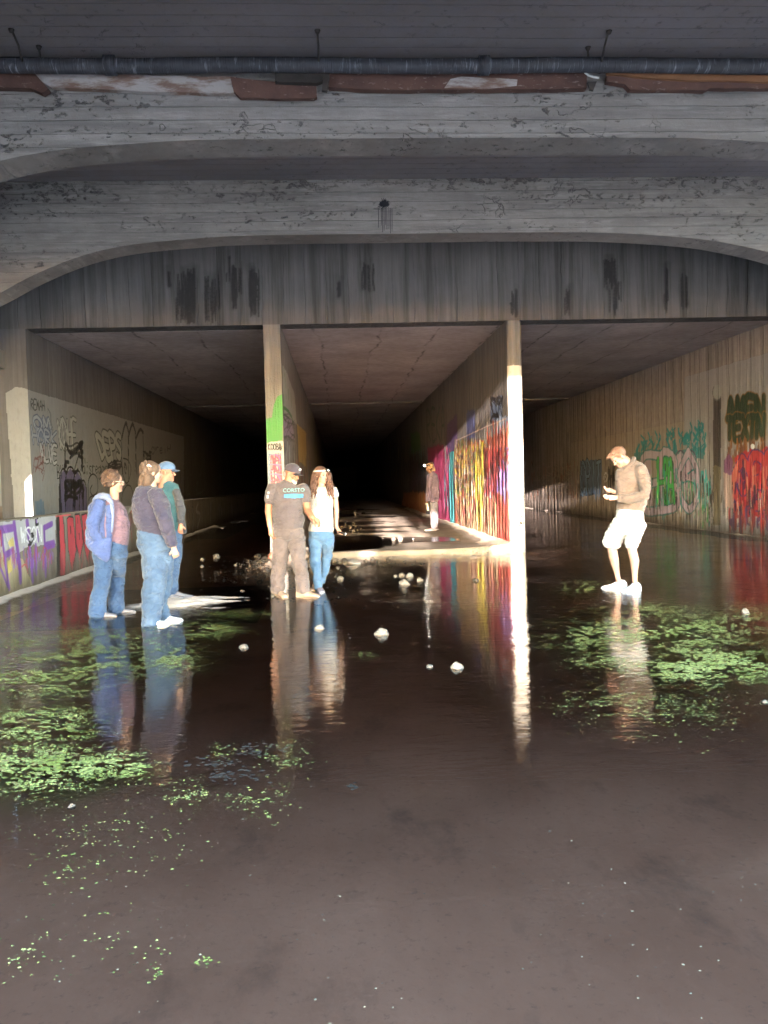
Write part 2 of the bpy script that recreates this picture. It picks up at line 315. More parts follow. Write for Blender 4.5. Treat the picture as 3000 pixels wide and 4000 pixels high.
# banks outside, behind the camera
for sx in (-1, 1):
    x0 = -16 if sx < 0 else 19
    V = [(x0, -70, -.3), (x0, 14, -.3), (x0+sx*6, 14, 1.6), (x0+sx*6, -70, 1.6), (x0+sx*60, 14, 2.2), (x0+sx*60, -70, 2.2)]
    tag(link('bank', mesh_py(V, [(0, 1, 2, 3), (3, 2, 4, 5)]), M['earth'], smooth=False), 'grassy earth bank sloping down to the channel, %s side' % ('left' if sx < 0 else 'right'), kind='structure')

# ================================================================== CULVERT (portal, dividing walls, side walls, roof, floor)
culv = empty('concrete_culvert', (1.2, D, 0)); tag(culv, 'concrete culvert with three dark graffiti covered tunnels behind a stained header', 'culvert')
# header wall
S = np.linspace(-6.45, 9.6, 900); Z = np.linspace(ZH, ZS+.3, 150); cv = Canvas('Y', D, S, Z); cv.soft = .75
def stainrect(x0, y0, x1, y1, n, al=.95):
    for _ in range(n):
        x = rng.uniform(x0, x1); a = y0+abs(rng.normal(0, .25))*(y1-y0); b = y1-abs(rng.normal(0, .2))*(y1-y0)
        if rng.random() < .5: cv.line([(x+rng.uniform(-12, 12), a-20), (x, b)], rng.uniform(14, 30), BLK, .16)
        if b > a: cv.line([(x, a), (x+rng.uniform(-2, 2), (a+b)/2), (x+rng.uniform(-1, 3), b)], rng.uniform(3, 10), BLK, al*rng.uniform(.5, 1))
for a in [(655, 1060, 668, 1120, 5), (684, 1062, 730, 1262, 16), (730, 1050, 760, 1265, 26), (800, 1075, 870, 1262, 15), (905, 1035, 925, 1205, 12), (933, 1040, 945, 1150, 4), (975, 1050, 1012, 1240, 24), (1415, 1020, 1462, 1140, 10), (1320, 1100, 1330, 1160, 4), (1995, 1128, 2022, 1240, 10), (2205, 1130, 2225, 1230, 6), (2358, 1008, 2404, 1130, 16), (2375, 1080, 2425, 1235, 10), (2594, 1040, 2610, 1225, 8), (2661, 1066, 2687, 1220, 8), (880, 1000, 900, 1100, 3)]: stainrect(*a)
def rag_stain(x0, y0, x1, y1): cv.poly([(x0, y0), (x1, y0+8), (x1-2, y1), (x0+3, y1-4)], BLK, .95, rag=.05)
rag_stain(733, 1060, 759, 1262); rag_stain(980, 1060, 1008, 1190); rag_stain(2362, 1012, 2396, 1090); rag_stain(908, 1045, 922, 1150)
pr = Parts(); SS, ZZ = np.meshgrid(S, Z); pr.grid(np.stack([SS, np.full_like(SS, D)+.006*vnoise(SS*2.4, ZZ*.3, 4), ZZ], -1), cv.A)
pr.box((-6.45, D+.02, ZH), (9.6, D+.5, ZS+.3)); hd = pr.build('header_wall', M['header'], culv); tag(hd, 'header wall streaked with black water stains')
# roof
pr = Parts(); pr.box((-6.4, D+.52, ZH), (9.6, 33.0*.96, ZH+.4)); pr.box((-6.4, 33.0*.96+.0, ZH-.012), (9.6, YE, ZH+.39))
pr.build('ceiling_slab', M['ceil'], culv)
for x0, x1 in ((X1+.03, X2-.005), (X3+.03, X4-.06), (X5+.01, X6-.06)): pr = Parts(); pr.box((x0, 31.60, ZH-.055), (x1, 31.66, ZH-.001)); pr.build('joint_strip', M['low'], culv)
# left side wall
S = np.concatenate([[D], xcols(104, 1000, X1, 2.0, 62), [70, 90, 120, YE]]); S = S[S >= D]; S = np.unique(S); Z = np.linspace(-.1, ZH, 400); cv = Canvas('X', X1, S, Z)
cv.poly([(100, 1520), (719, 1706), (719, 1965), (100, 2040)], (.23, .23, .25), .8, .01)
cv.text('REMAH', (120, 1560), (174, 1566), (120, 1598), (176, 1604), 4, BLK)
cv.poly([(150, 1632), (190, 1630), (200, 1690), (185, 1735), (150, 1700)], (.06, .09, .20), .6, .03)
cv.text('OM', (128, 1622), (196, 1640), (132, 1672), (205, 1690), 9, (.25, .27, .32), 1, NAVY, 6); cv.text('HORK', (120, 1665), (222, 1690), (126, 1728), (226, 1742), 7, (.22, .24, .30), 1, NAVY, 5)
cv.text('ALVE', (150, 1735), (224, 1742), (160, 1800), (222, 1806), 8, (.30, .30, .33), 1, BLK, 5); cv.line([(186, 1594), (198, 1620), (200, 1650), (207, 1680)], 3, BLK)
cv.text('KDHE', (222, 1644), (298, 1640), (236, 1752), (300, 1758), 10, (.29, .29, .30), 1, BLK, 5)
cv.scribble(255, 1730, 322, 1845, 10, 8, BLK, .7); cv.scribble(128, 1740, 172, 1850, 5, 4, (.12, .03, .03), .7); cv.line([(165, 1810), (173, 1840), (166, 1880)], 3, (.12, .03, .03))
for x0, x1, y0 in ((234, 262, 1835), (258, 292, 1828), (288, 318, 1842), (312, 338, 1880)):
    cv.poly([(x0, y0+30), ((x0+x1)/2, y0), (x1, y0+30), (x1+2, 2005), (x0-2, 2008)], (.10, .085, .17), .95, .01); cv.line([(x0-2, 2006), (x0, y0+30), ((x0+x1)/2, y0-4), (x1, y0+30), (x1+2, 2004)], 5, BLK)
cv.scribble(255, 1880, 325, 1990, 12, 9, BLK, .75); cv.poly([(230, 1900), (236, 1870), (243, 2010), (230, 2010)], BLK, .9)
cv.text('disregard', (322, 1793), (432, 1800), (322, 1850), (432, 1852), 3, BLK); cv.scribble(424, 1800, 474, 1840, 10, 5, BLK, .85)
cv.text('DEPS', (372, 1700), (474, 1700), (396, 1788), (476, 1790), 16, (.27, .27, .28), 1, BLK, 7)
for x0, x1, y0 in ((478, 503, 1652), (503, 530, 1655), (534, 560, 1675)):
    cv.line([(x0, 1880), (x0-2, 1720), ((x0+x1)/2-3, y0+4), ((x0+x1)/2+6, y0+4), (x1, 1730), (x1-2, 1840)], 4, BLK); cv.line([(x0-2, 1710), ((x0+x1)/2, y0+3), (x1, 1690)], 9, BLK)
cv.line([(481, 1790), (500, 1798), (512, 1830), (505, 1870), (494, 1888), (482, 1860), (478, 1820)], 4, BLK); cv.scribble(486, 1810, 500, 1850, 3, 4, BLK)
cv.line([(496, 1895), (510, 1900), (520, 1930), (535, 1985)], 4, BLK); cv.line([(475, 2000), (478, 1930), (496, 1895)], 4, BLK)
cv.line([(346, 1960), (345, 1880), (362, 1852), (380, 1870), (380, 1920), (362, 1935), (352, 1915), (360, 1895)], 4, BLK); cv.line([(345, 1985), (350, 1945), (368, 1940), (372, 1970)], 4, BLK)
cv.text('ameiH'.replace('m', 'r'), (590, 1722), (668, 1735), (590, 1775), (668, 1770), 3, BLK, .8); cv.scribble(560, 1765, 590, 1800, 8, 5, BLK, .8)
cv.poly([(136, 1955), (172, 1950), (176, 2008), (140, 2012)], (.05, .12, .22), .7, .05, .5); cv.text('BY', (222, 1820), (246, 1818), (222, 1870), (246, 1868), 3, BLK)
for x in range(600, 990, 55): cv.scribble(x, 1800, x+50, 1930, 4, 4, (.10, .10, .11), .6)
pr = Parts(); SS, ZZ = np.meshgrid(S, Z); pr.grid(np.stack([np.full_like(SS, X1), SS, ZZ], -1), cv.A); pr.box((-6.42, D+.02, -.1), (X1-.004, YE, ZH)); 
# margin pier face beside it, at the portal plane
Sm = np.linspace(-6.45, X1, 40); cm = Canvas('Y', D, Sm, Z); cm.poly([(20, 1535), (60, 1512), (115, 1518), (140, 2040), (60, 2060)], (.28, .28, .30), .85, .02)
SS, ZZ = np.meshgrid(Sm, Z); pr.grid(np.stack([SS, np.full_like(SS, D), ZZ], -1), cm.A)
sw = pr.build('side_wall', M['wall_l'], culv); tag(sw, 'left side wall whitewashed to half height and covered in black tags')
# right side wall
S = np.unique(np.concatenate([[D], xcols(2040, 3060, X6, 2.0, 62), [70, 90, 120, YE]])); S = S[S >= D]; cv = Canvas('X', X6, S, Z)
cv.poly([(2675, 1473), (3070, 1358), (3070, 2095), (2675, 2065)], (.30, .285, .305), .75, .01); cv.poly([(2230, 1730), (2675, 1645), (2675, 2055), (2230, 2010)], (.33, .27, .22), .45, .01)
for (x0, y0, x1, y1) in ((2482, 1715, 2578, 1785), (2606, 1700, 2690, 1770), (2692, 1672, 2756, 1785)):
    for _ in range(26):
        x = rng.uniform(x0, x1); y = rng.uniform(y0, y1); cv.line([(x, y), (x+rng.uniform(-6, 6), y-14), (x+rng.uniform(-9, 9), y-30)], rng.uniform(6, 13), (.02, .20, .22), .9)
cv.poly([(2480, 1772), (2560, 1755), (2640, 1760), (2755, 1745), (2750, 1790), (2480, 1800)], (.02, .19, .21), .8, .04)
cv.poly([(2268, 1800), (2354, 1795), (2352, 1930), (2266, 1938)], (.08, .13, .24), .9, .03)
cv.text('CRIT', (2268, 1808), (2350, 1805), (2268, 1930), (2348, 1925), 11, (.15, .25, .40), 1, BLK, 7); cv.drips(2268, 1900, 2350, 1930, 30, [BLU, (.2, .3, .45)], .1, .4, .05)
cv.line([(2366, 1845), (2374, 1850), (2375, 1870), (2366, 1885), (2361, 1865), (2366, 1845)], 3, WHT); cv.text('S', (2363, 1850), (2373, 1850), (2363, 1880), (2373, 1880), 3, WHT); cv.drips(2375, 1810, 2402, 1880, 40, [BLK, (.03, .02, .02)], .2, .7, .05)
for k, wd in enumerate(('WIONS', 'HEOX', 'DANKS')): cv.text(wd, (2064+k*8, 1815+k*45), (2240, 1820+k*38), (2064+k*8, 1850+k*45), (2240, 1852+k*38), 5, (.30, .25, .22), .75)
cv.drips(2064, 1800, 2262, 1950, 260, [(.32, .27, .23), (.05, .035, .03), (.22, .15, .11), (.35, .10, .05)], .1, .5, .05, .6)
cv.poly([(2503, 1785), (2545, 1775), (2552, 1980), (2510, 1975)], (.36, .27, .36), .9, .05); cv.poly([(2566, 1776), (2612, 1780), (2636, 1840), (2640, 1975), (2570, 1975)], (.04, .34, .07), .95, .06, .3)
for x0, x1 in ((2640, 2682), (2682, 2722)): cv.poly([(x0, 1790), ((x0+x1)/2, 1758), (x1, 1790), (x1-2, 1990), (x0+4, 1995)], (.42, .32, .42), .9, .03); cv.line([(x0, 1990), (x0, 1800), ((x0+x1)/2, 1760), (x1, 1795), (x1, 1900)], 5, (.10, .05, .12))
cv.line([(2690, 1850), (2722, 1832), (2735, 1870), (2725, 1900), (2755, 1990)], 7, TEAL); cv.line([(2650, 1900), (2690, 1880), (2730, 1910), (2745, 2010)], 7, TEAL); cv.poly([(2740, 1840), (2762, 1835), (2775, 1985), (2748, 1990)], (.04, .40, .42), .9, .04)
cv.drips(2505, 1870, 2780, 1980, 200, [(.34, .28, .32), (.06, .34, .10), (.05, .30, .30), (.30, .20, .12), (.4, .37, .35)], .15, .6, .06, .75)
cv.drips(2480, 1900, 2790, 2040, 120, [(.03, .02, .015), (.38, .33, .28)], .15, .6, .05, .6)
cv.poly([(2788, 1545), (2818, 1545), (2818, 2050), (2790, 2048)], (.045, .035, .035), .95, .01); cv.poly([(2790, 1820), (2818, 1820), (2818, 2052), (2790, 2050)], (.20, .16, .10), .7, .03, .5)
el = [(2803+17*math.cos(a), 1533+31*math.sin(a)) for a in np.linspace(0, 6.28, 20)[:-1]]; cv.poly(el, (.30, .30, .30), .95); cv.line(el[3:13], 5, (.12, .12, .12), .8)
for row, (wd, yt, yb) in enumerate((('AMEN', 1562, 1640), ('TEXTN', 1636, 1712))): cv.text(wd, (2838, yt), (2990, yt-14), (2838, yb), (2985, yb-4), 26, (.03, .05, .03), .95, (.22, .11, .03), 7)
cv.drips(2840, 1710, 2995, 1790, 90, [(.25, .10, .03), (.18, .08, .04)], .1, .35, .06, .8)
cv.poly([(2872, 1790), (2940, 1755), (3070, 1740), (3070, 2040), (2866, 2010)], (.40, .025, .035), .95, .08); 
for _ in range(26):
    x = rng.uniform(2866, 3060); y = rng.uniform(1780, 2000); cv.line([(x, y), (x+rng.uniform(-18, 18), y+25), (x+rng.uniform(-10, 10), y+60)], rng.uniform(8, 16), (.045, .03, .12), .75)
for _ in range(40):
    x = rng.uniform(2866, 3060); y = rng.uniform(1800, 1990); cv.line([(x, y), (x, y+40)], rng.uniform(8, 16), (.44, .05, .045), .9)
cv.text('EBO', (2510, 1790), (2728, 1765), (2512, 1985), (2728, 2000), 26, (.44, .34, .44), .95, (.03, .16, .17), 9, gap=.08); cv.text('HA', (2568, 1800), (2640, 1796), (2570, 1960), (2640, 1965), 16, (.06, .42, .10), .95, (.02, .07, .03), 6)
cv.text('OBR', (2872, 1800), (3060, 1765), (2872, 1960), (3060, 1995), 34, (.46, .05, .055), .95, (.05, .03, .14), 10, gap=.06); cv.drips(2500, 1790, 2780, 1960, 90, [(.03, .02, .03), (.5, .42, .5), (.05, .3, .3)], .1, .4, .05, .85); cv.drips(2866, 1790, 3060, 1990, 90, [(.07, .02, .06), (.6, .2, .15), (.3, .02, .03)], .15, .5, .07, .8)
cv.drips(2200, 1880, 3060, 2010, 300, [(.05, .035, .03), (.10, .07, .05), (.5, .42, .36)], .15, .5, .035, .6)
cv.poly([(2828, 1850), (2862, 1840), (2868, 1980), (2836, 1985)], (.45, .30, .28), .8, .05); cv.poly([(2830, 1800), (2850, 1770), (2866, 1800), (2862, 1850), (2830, 1850)], (.20, .05, .16), .8, .04)
ci = [(2943+9*math.cos(a), 1744+10*math.sin(a)) for a in np.linspace(0, 6.28, 14)[:-1]]; cv.poly(ci, (.55, .55, .58), 1)
cv.drips(2850, 1980, 3060, 2040, 60, [(.45, .05, .04), (.25, .05, .05), (.1, .05, .12)], .1, .4, .07, .8)
for x in range(2220, 2790, 37): cv.line([(x, 1690), (x, 2030)], 3.2, (.035, .028, .024), .75, False)
pr = Parts(); SS, ZZ = np.meshgrid(S, Z); rel = .012*np.clip(np.abs(np.sin(np.pi*SS/.52))*3, 0, 1)+.016*vnoise(SS*5, ZZ*1.3, 8)*np.clip(1.4-ZZ*.35, .2, 1)
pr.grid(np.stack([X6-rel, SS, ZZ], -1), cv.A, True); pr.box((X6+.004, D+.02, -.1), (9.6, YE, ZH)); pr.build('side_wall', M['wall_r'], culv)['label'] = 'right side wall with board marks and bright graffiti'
# left dividing wall
S = np.unique(np.concatenate([[D], xcols(1096, 1300, X3, 1.5, 62), [70, 90, 120, YE]])); S = S[S >= D]; cv = Canvas('X', X3, S, Z)
cv.poly([(1100, 1420), (1120, 1455), (1150, 1540), (1160, 1660), (1108, 1610)], (.30, .30, .29), .6, .02)
for a in ([(1102, 1430), (1106, 1530), (1110, 1600)], [(1108, 1440), (1116, 1520), (1116, 1560)], [(1122, 1480), (1126, 1560), (1130, 1640)], [(1134, 1510), (1138, 1600), (1142, 1650)], [(1104, 1590), (1128, 1610), (1142, 1640)]): cv.line(a, 9, (.02, .10, .025))
cv.poly([(1105, 1620), (1138, 1640), (1152, 1720), (1104, 1700)], (.22, .17, .25), .9, .03); cv.scribble(1106, 1620, 1150, 1720, 14, 4, BLK, .7)
cv.poly([(1105, 1712), (1158, 1730), (1160, 1830), (1106, 1830)], (.14, .13, .14), .9, .03); cv.drips(1106, 1715, 1160, 1800, 50, [BLK, (.35, .33, .33)], .2, .6, .04)
cv.poly([(1160, 1655), (1196, 1690), (1198, 1830), (1166, 1800)], (.30, .20, .06), .9, .04, .3); cv.drips(1150, 1780, 1270, 1850, 120, [(.25, .03, .03), (.03, .06, .2), (.3, .2, .06), BLK], .2, .8, .08)
cv.drips(1105, 1830, 1280, 1990, 120, [(.2, .05, .05), (.15, .1, .06), BLK, (.25, .2, .2)], .2, .7, .06, .7)
Sf = np.linspace(X2, X3, 40); cf = Canvas('Y', D, Sf, np.linspace(-.1, ZH, 420))
cf.poly([(1036, 1729), (1110, 1722), (1115, 2185), (1040, 2190)], (.34, .34, .36), .85, .01)
cf.poly([(1036, 1636), (1064, 1633), (1069, 1583), (1082, 1549), (1104, 1540), (1107, 1721), (1036, 1731)], (.055, .22, .06), .97, .03)
cf.text('KOOB8', (1046, 1734), (1098, 1732), (1047, 1757), (1100, 1756), 3, BLK, .9); cf.text('ST', (1092, 1744), (1104, 1744), (1092, 1760), (1104, 1760), 2, BLK, .8)
cf.text('RYSTA', (1058, 1780), (1100, 1776), (1060, 1900), (1102, 1900), 5, (.40, .06, .09), .85, gap=.05)
for y in range(1775, 1950, 38):
    cf.line([(1050, y), (1100, y+2)], 4, (.08, .16, .30), .9); cf.line([(1052, y), (1050, y+22), (1060, y+26)], 4, (.08, .16, .30), .9); cf.line([(1066, y+14), (1080, y+24), (1070, y+30), (1096, y+20)], 5, (.42, .06, .10), .85); cf.line([(1074, y), (1090, y+12), (1094, y+24)], 4, (.30, .08, .28), .8)
pr = Parts(); SS, ZZ = np.meshgrid(S, Z); pr.grid(np.stack([X3+.012*vnoise(SS*7, ZZ, 2), SS, ZZ], -1), cv.A); pr.box((X2, D+.02, -.1), (X3-.004, YE, ZH))
SS, ZZ = np.meshgrid(Sf, cf.Z); pr.grid(np.stack([SS, np.full_like(SS, D), ZZ], -1), cf.A); pr.build('dividing_wall', M['divider'], culv)['label'] = 'left dividing wall, green paint on its narrow end face'
# right dividing wall
S = np.unique(np.concatenate([np.arange(D+.03, 36, .05), xcols(1480, 1640, X4, 1.2, 90), [120, YE]])); cv = Canvas('X', X4, S, np.linspace(-.1, ZH, 400))
cv.poly([(1747, 1660), (1786, 1616), (1790, 1765), (1745, 1775)], (.07, .035, .13), .95, .05); cv.poly([(1822, 1612), (1856, 1594), (1860, 1708), (1824, 1722)], (.07, .08, .20), .95, .05)
cv.poly([(1915, 1570), (1962, 1540), (1966, 1640), (1918, 1660)], (.10, .14, .24), .95, .06); cv.scribble(1915, 1555, 1965, 1650, 8, 9, BLK, .85); cv.poly([(1940, 1640), (1984, 1625), (1986, 1705), (1942, 1712)], (.20, .28, .42), .9, .06, .3)
cv.line([(1785, 1720), (1830, 1700), (1890, 1672), (1980, 1635)], 5, (.40, .32, .30), .9)
cv.poly([(1604, 1692), (1640, 1688), (1644, 1762), (1608, 1772)], (.04, .15, .04), .9, .1, .4); cv.text('REKA', (1664, 1610), (1738, 1580), (1668, 1722), (1742, 1716), 11, (.025, .06, .035), .95)
P_mag = [MAG, (.42, .07, .19), (.26, .025, .09), (.44, .09, .21)]; P_multi = [(.38, .30, .07), (.40, .32, .08), (.28, .06, .05), (.10, .19, .07), (.36, .32, .29), (.24, .15, .09), (.05, .03, .03), (.33, .25, .14), (.34, .13, .06), (.16, .10, .08)]
P_mar = [(.22, .03, .04), (.14, .02, .03), (.06, .02, .03), (.34, .05, .05)]; P_tan = [(.36, .26, .16), (.28, .19, .11), (.42, .32, .22), (.14, .08, .05), (.35, .08, .06)]; P_pur = [(.14, .09, .28), (.08, .06, .18), (.28, .20, .34), (.2, .04, .06)]
cv.poly([(1602, 1780), (1665, 1770), (1668, 1930), (1600, 1930)], (.02, .013, .02), .9, .15); cv.drips(1595, 1770, 1668, 1900, 120, [BLK, (.05, .02, .06), (.03, .05, .10)], .3, 1., .09)
cv.poly([(1668, 1750), (1735, 1738), (1740, 1800), (1672, 1805)], (.26, .015, .09), .95, .08); cv.poly([(1698, 1796), (1762, 1788), (1768, 2048), (1700, 2020)], MAG, .95, .05); cv.drips(1698, 1740, 1764, 2000, 240, P_mag, .1, .45, .08)
cv.drips(1600, 1735, 1680, 1775, 60, [(.03, .15, .2), (.05, .2, .22), BLK], .2, .5, .06); cv.poly([(1758, 1766), (1776, 1762), (1778, 2056), (1760, 2048)], (.05, .34, .40), .95, .04, .3); cv.drips(1735, 1770, 1776, 1960, 60, [(.05, .32, .38), (.03, .05, .14)], .3, .9, .05)
cv.poly([(1580, 1925), (1664, 1920), (1668, 2012), (1570, 1975)], (.42, .16, .08), .9, .08, .3); cv.drips(1570, 1910, 1664, 1985, 120, [(.45, .20, .06), (.5, .2, .12), (.38, .12, .06), (.42, .3, .2)], .2, .6, .08)
cv.drips(1900, 1640, 1992, 1760, 130, [(.40, .06, .04), (.44, .12, .06), (.3, .28, .34), (.4, .33, .28)], .2, .6, .07); cv.poly([(1915, 1710), (1986, 1695), (1988, 1765), (1918, 1775)], (.30, .07, .055), .85, .08)
for (wd, tl, tr, bl, br, c1, c2) in (('SKOR', (1782, 1760), (1900, 1735), (1782, 1850), (1902, 1850), (.50, .40, .05), (.38, .05, .04)), ('MEAN', (1784, 1850), (1904, 1848), (1784, 1945), (1906, 1962), (.45, .40, .36), (.06, .03, .03)), ('DOX', (1900, 1770), (1990, 1755), (1902, 1900), (1992, 1925), (.20, .03, .05), (.03, .02, .03)), ('RU', (1905, 1905), (1992, 1930), (1905, 2010), (1994, 2060), (.40, .08, .05), (.10, .03, .05)), ('EK', (1785, 1950), (1890, 1965), (1785, 2015), (1890, 2045), (.30, .2, .12), (.2, .04, .04))): cv.text(wd, tl, tr, bl, br, 17, c1, .95, c2, 9, gap=.1)
cv.drips(1778, 1712, 1910, 1960, 900, P_multi, .05, .28, .065, .9)
for _ in range(520):
    x = rng.uniform(1780, 1994); y = rng.uniform(1730, 1990) + (x-1780)*.12; pal = P_multi if x < 1900 else P_mar+P_pur+[(.42, .06, .04)]
    cv.line([(x, y), (x+rng.uniform(-7, 7), y+rng.uniform(-10, 14))], rng.uniform(6, 16), pal[rng.integers(len(pal))], rng.uniform(.5, .95))
cv.drips(1895, 1745, 1962, 1920, 160, P_mar, .06, .35, .08); cv.drips(1948, 1810, 1996, 1960, 170, P_pur, .08, .35, .08)
cv.drips(1778, 1930, 1960, 2010, 420, P_tan+P_mar, .2, .6, .06, .85); cv.drips(1778, 2000, 1960, 2090, 300, P_tan, .15, .5, .06, .7); cv.drips(1946, 1925, 1998, 2120, 260, [(.30, .05, .04), (.26, .04, .035), (.36, .11, .075), (.18, .03, .03)], .2, .7, .07)
cv.poly([(1950, 2070), (1999, 2085), (1999, 2150), (1950, 2125)], (.30, .05, .04), .85, .05); cv.drips(1860, 1720, 1890, 1980, 60, [(.55, .5, .08), (.5, .4, .05)], .4, 1.1, .05)
cv.drips(1500, 1700, 1600, 1850, 120, [(.36, .28, .16), (.42, .34, .2), (.1, .06, .04)], .4, 1.2, .12, .7)
pr = Parts(); SS, ZZ = np.meshgrid(S, cv.Z); low = np.clip((3.4-ZZ)/1.6, .15, 1)
rel = low*(.016*np.abs(np.sin(np.pi*SS/.3+1.5*vnoise(SS*.9, ZZ*.5, 1)))+.022*vnoise(SS*6, ZZ*1.7, 6)+.010*vnoise(SS*14, ZZ*6, 7))
rel[:, 0] = 0; pr.grid(np.stack([X4-rel, SS, ZZ], -1), cv.A, True); pr.box((X4+.004, D+.12, -.1), (X5, YE, ZH))
Sf = np.linspace(X4, X5, 40); cf = Canvas('Y', D, Sf, np.linspace(-.1, ZH, 420))
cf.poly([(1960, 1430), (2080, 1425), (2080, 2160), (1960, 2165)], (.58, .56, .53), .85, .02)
cf.line([(2005, 1957), (2012, 1963), (2022, 1960)], 3, BLK, .9); cf.line([(2003, 1962), (2020, 1992), (2034, 2002), (2038, 1990), (2022, 1965), (2014, 1958)], 4, BLK, .95); cf.line([(2018, 1962), (2022, 1985), (2016, 2008)], 4, BLK, .9); cf.line([(2001, 1995), (2004, 1985), (2014, 1984)], 4, BLK, .9)
cf.line([(2023, 2025), (2038, 2018)], 5, BLK, .95); cf.line([(2024, 2028), (2027, 2062), (2034, 2040), (2040, 2050)], 5, BLK, .9); cf.line([(2045, 2041), (2046, 2045)], 5, BLK); cf.line([(1997, 1838), (2004, 1846), (2014, 1846), (2021, 1862)], 3, (.1, .08, .08), .7)
cf.poly([(1990, 2080), (2012, 2060), (2030, 2075), (2062, 2080), (2064, 2150), (1990, 2160)], (.28, .26, .25), .6, .04)
SS, ZZ = np.meshgrid(Sf, cf.Z); t = (SS-(X4+X5)/2)/((X5-X4)/2); pr.grid(np.stack([SS, D+.13*(1-np.sqrt(np.clip(1-t*t*.97, 0, 1))), ZZ], -1), cf.A)
pr.build('dividing_wall', M['divider'], culv, False)['label'] = 'right dividing wall with a sunlit rounded nose and thick paint'
# far closing wall in the dark
pr = Parts(); pr.box((-6.4, YE, -.1), (9.6, YE+.5, ZH)); pr.build('end_wall', M['ceil'], culv)
# middle bay floor: raised, uneven apron with a sill; puddles stand in its hollows
gx = np.linspace(X3+.0, X4, 130); gy = np.concatenate([np.linspace(15.35, 40, 420), np.linspace(40.5, 150, 60)]); XX, YY = np.meshgrid(gx, gy)
sill = 15.75+.12*(vnoise(XX*1.5, XX*0, 2)-.5)-.05*(XX-1); right = np.clip((XX-.4)/2.4, -.6, 1.2)
fz = .085+.030*right+.045*(fbm(XX*.55, YY*.9, 21)-.5)*2+.012*(fbm(XX*3, YY*5, 22)-.5)
fz += -.06*np.exp(-((YY-18.9+.25*(XX-1))/.75)**2)*np.clip((3.0-XX)/.8, 0, 1)+.014*np.exp(-((YY-16.6)/.8)**2)-.03*np.exp(-((YY-24)/1.4)**2)*np.clip((1.8-XX)/1, 0, 1)+.05*np.clip((XX-2.9)/.5, 0, 1)
fz = np.where(YY < sill, -.08+np.clip((YY-sill+.07)/.07, 0, 1)*.16, fz)
fp = np.zeros(XX.shape+(4,)); fp[..., :3] = (.72, .64, .53); fp[..., 3] = .9*np.clip((XX-(X4-.30-.35*np.exp(-((YY-16.5)/.9)**2))+.3*(fbm(XX*3, YY*2, 27)-.5))/.06, 0, 1)*(YY < 40)  # bright sunlit strip along the right dividing wall, put into the floor colour
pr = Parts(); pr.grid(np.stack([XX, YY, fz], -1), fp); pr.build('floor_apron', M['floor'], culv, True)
V = [(X3, 15.8, .088), (X4, 15.8, .088), (X4, 150, .088), (X3, 150, .088)]
tag(link('puddle_water', mesh_py(V, [(0, 1, 2, 3)]), M['water'], smooth=False), 'thin dark puddles lying on the middle tunnel floor', kind='structure')

# ================================================================== LOW WALL on the left
S = np.unique(np.concatenate([np.linspace(4, 10, 10), xcols(-20, 1000, XL, 2.0, 60), [80, YE]])); Z = np.linspace(-.1, ZT, 150); cv = Canvas('X', XL, S, Z)
cv.poly([(-30, 2040), (218, 2012), (218, 2125), (120, 2130), (-30, 2200)], (.38, .38, .42), .85, .03); cv.poly([(-30, 2190), (30, 2140), (90, 2180), (130, 2290), (40, 2340), (-30, 2360)], (.36, .30, .18), .7, .04)
for pts, wd in (([(-20, 2074), (48, 2062)], 22), ([(6, 2075), (18, 2180), (36, 2300)], 13), ([(22, 2168), (48, 2152)], 18), ([(55, 2042), (62, 2100), (76, 2200), (80, 2270)], 20), ([(106, 2038), (112, 2092)], 22), ([(112, 2095), (128, 2270)], 15), ([(142, 2035), (150, 2112)], 10), ([(172, 2060), (176, 2170), (179, 2250)], 14), ([(172, 2062), (203, 2046)], 16), ([(182, 2132), (210, 2124)], 22), ([(-20, 2160), (30, 2290)], 10), ([(140, 2130), (142, 2240)], 14)): cv.line(pts, wd, PUR, .95)
cv.drips(0, 2130, 215, 2190, 70, [PUR, (.22, .12, .34), (.28, .05, .10)], .08, .25, .03, .7)
cv.poly([(30, 2120), (50, 2095), (54, 2130), (38, 2140)], (.46, .36, .10), .85, .02); cv.poly([(27, 2195), (42, 2178), (47, 2230), (32, 2238)], (.46, .36, .10), .85, .02); cv.line([(2, 2075), (5, 2130)], 8, (.30, .03, .06))
cv.text('WSON', (80, 2062), (164, 2052), (80, 2118), (164, 2116), 5, (.62, .62, .68), .95); cv.scribble(138, 2022, 150, 2050, 5, 5, BLK); cv.scribble(110, 2085, 132, 2130, 4, 5, BLK, .8)
cv.line([(85, 2215), (100, 2205), (110, 2240)], 5, (.34, .04, .06), .7); cv.line([(160, 2190), (170, 2140), (182, 2150), (172, 2180)], 4, (.34, .04, .06), .7)
cv.poly([(220, 2020), (232, 2015), (236, 2245), (222, 2250)], BLK, .85, .02)
for a in ([(233, 2018), (246, 2016), (256, 2160), (254, 2245), (236, 2250)], [(262, 2030), (272, 2020), (285, 2024), (297, 2150), (282, 2230), (268, 2150)], [(294, 2012), (310, 2010), (318, 2060), (324, 2120), (312, 2180), (298, 2120)], [(320, 2014), (338, 2010), (352, 2070), (356, 2130), (340, 2190), (328, 2110)]):
    cv.line(a+[a[0]], 9, BLK, .95, False); cv.poly(a, (.42, .05, .07), .95, .01)
cv.line([(275, 2058), (276, 2082)], 7, BLK); cv.line([(303, 2025), (304, 2042)], 5, BLK); cv.line([(309, 2085), (311, 2105)], 6, BLK); cv.line([(330, 2048), (334, 2072)], 5, (.10, .06, .06)); cv.line([(218, 2014), (275, 2008)], 8, (.46, .08, .09))
cv.drips(240, 2150, 360, 2200, 40, [(.36, .06, .07), (.25, .1, .09)], .1, .3, .03, .6)
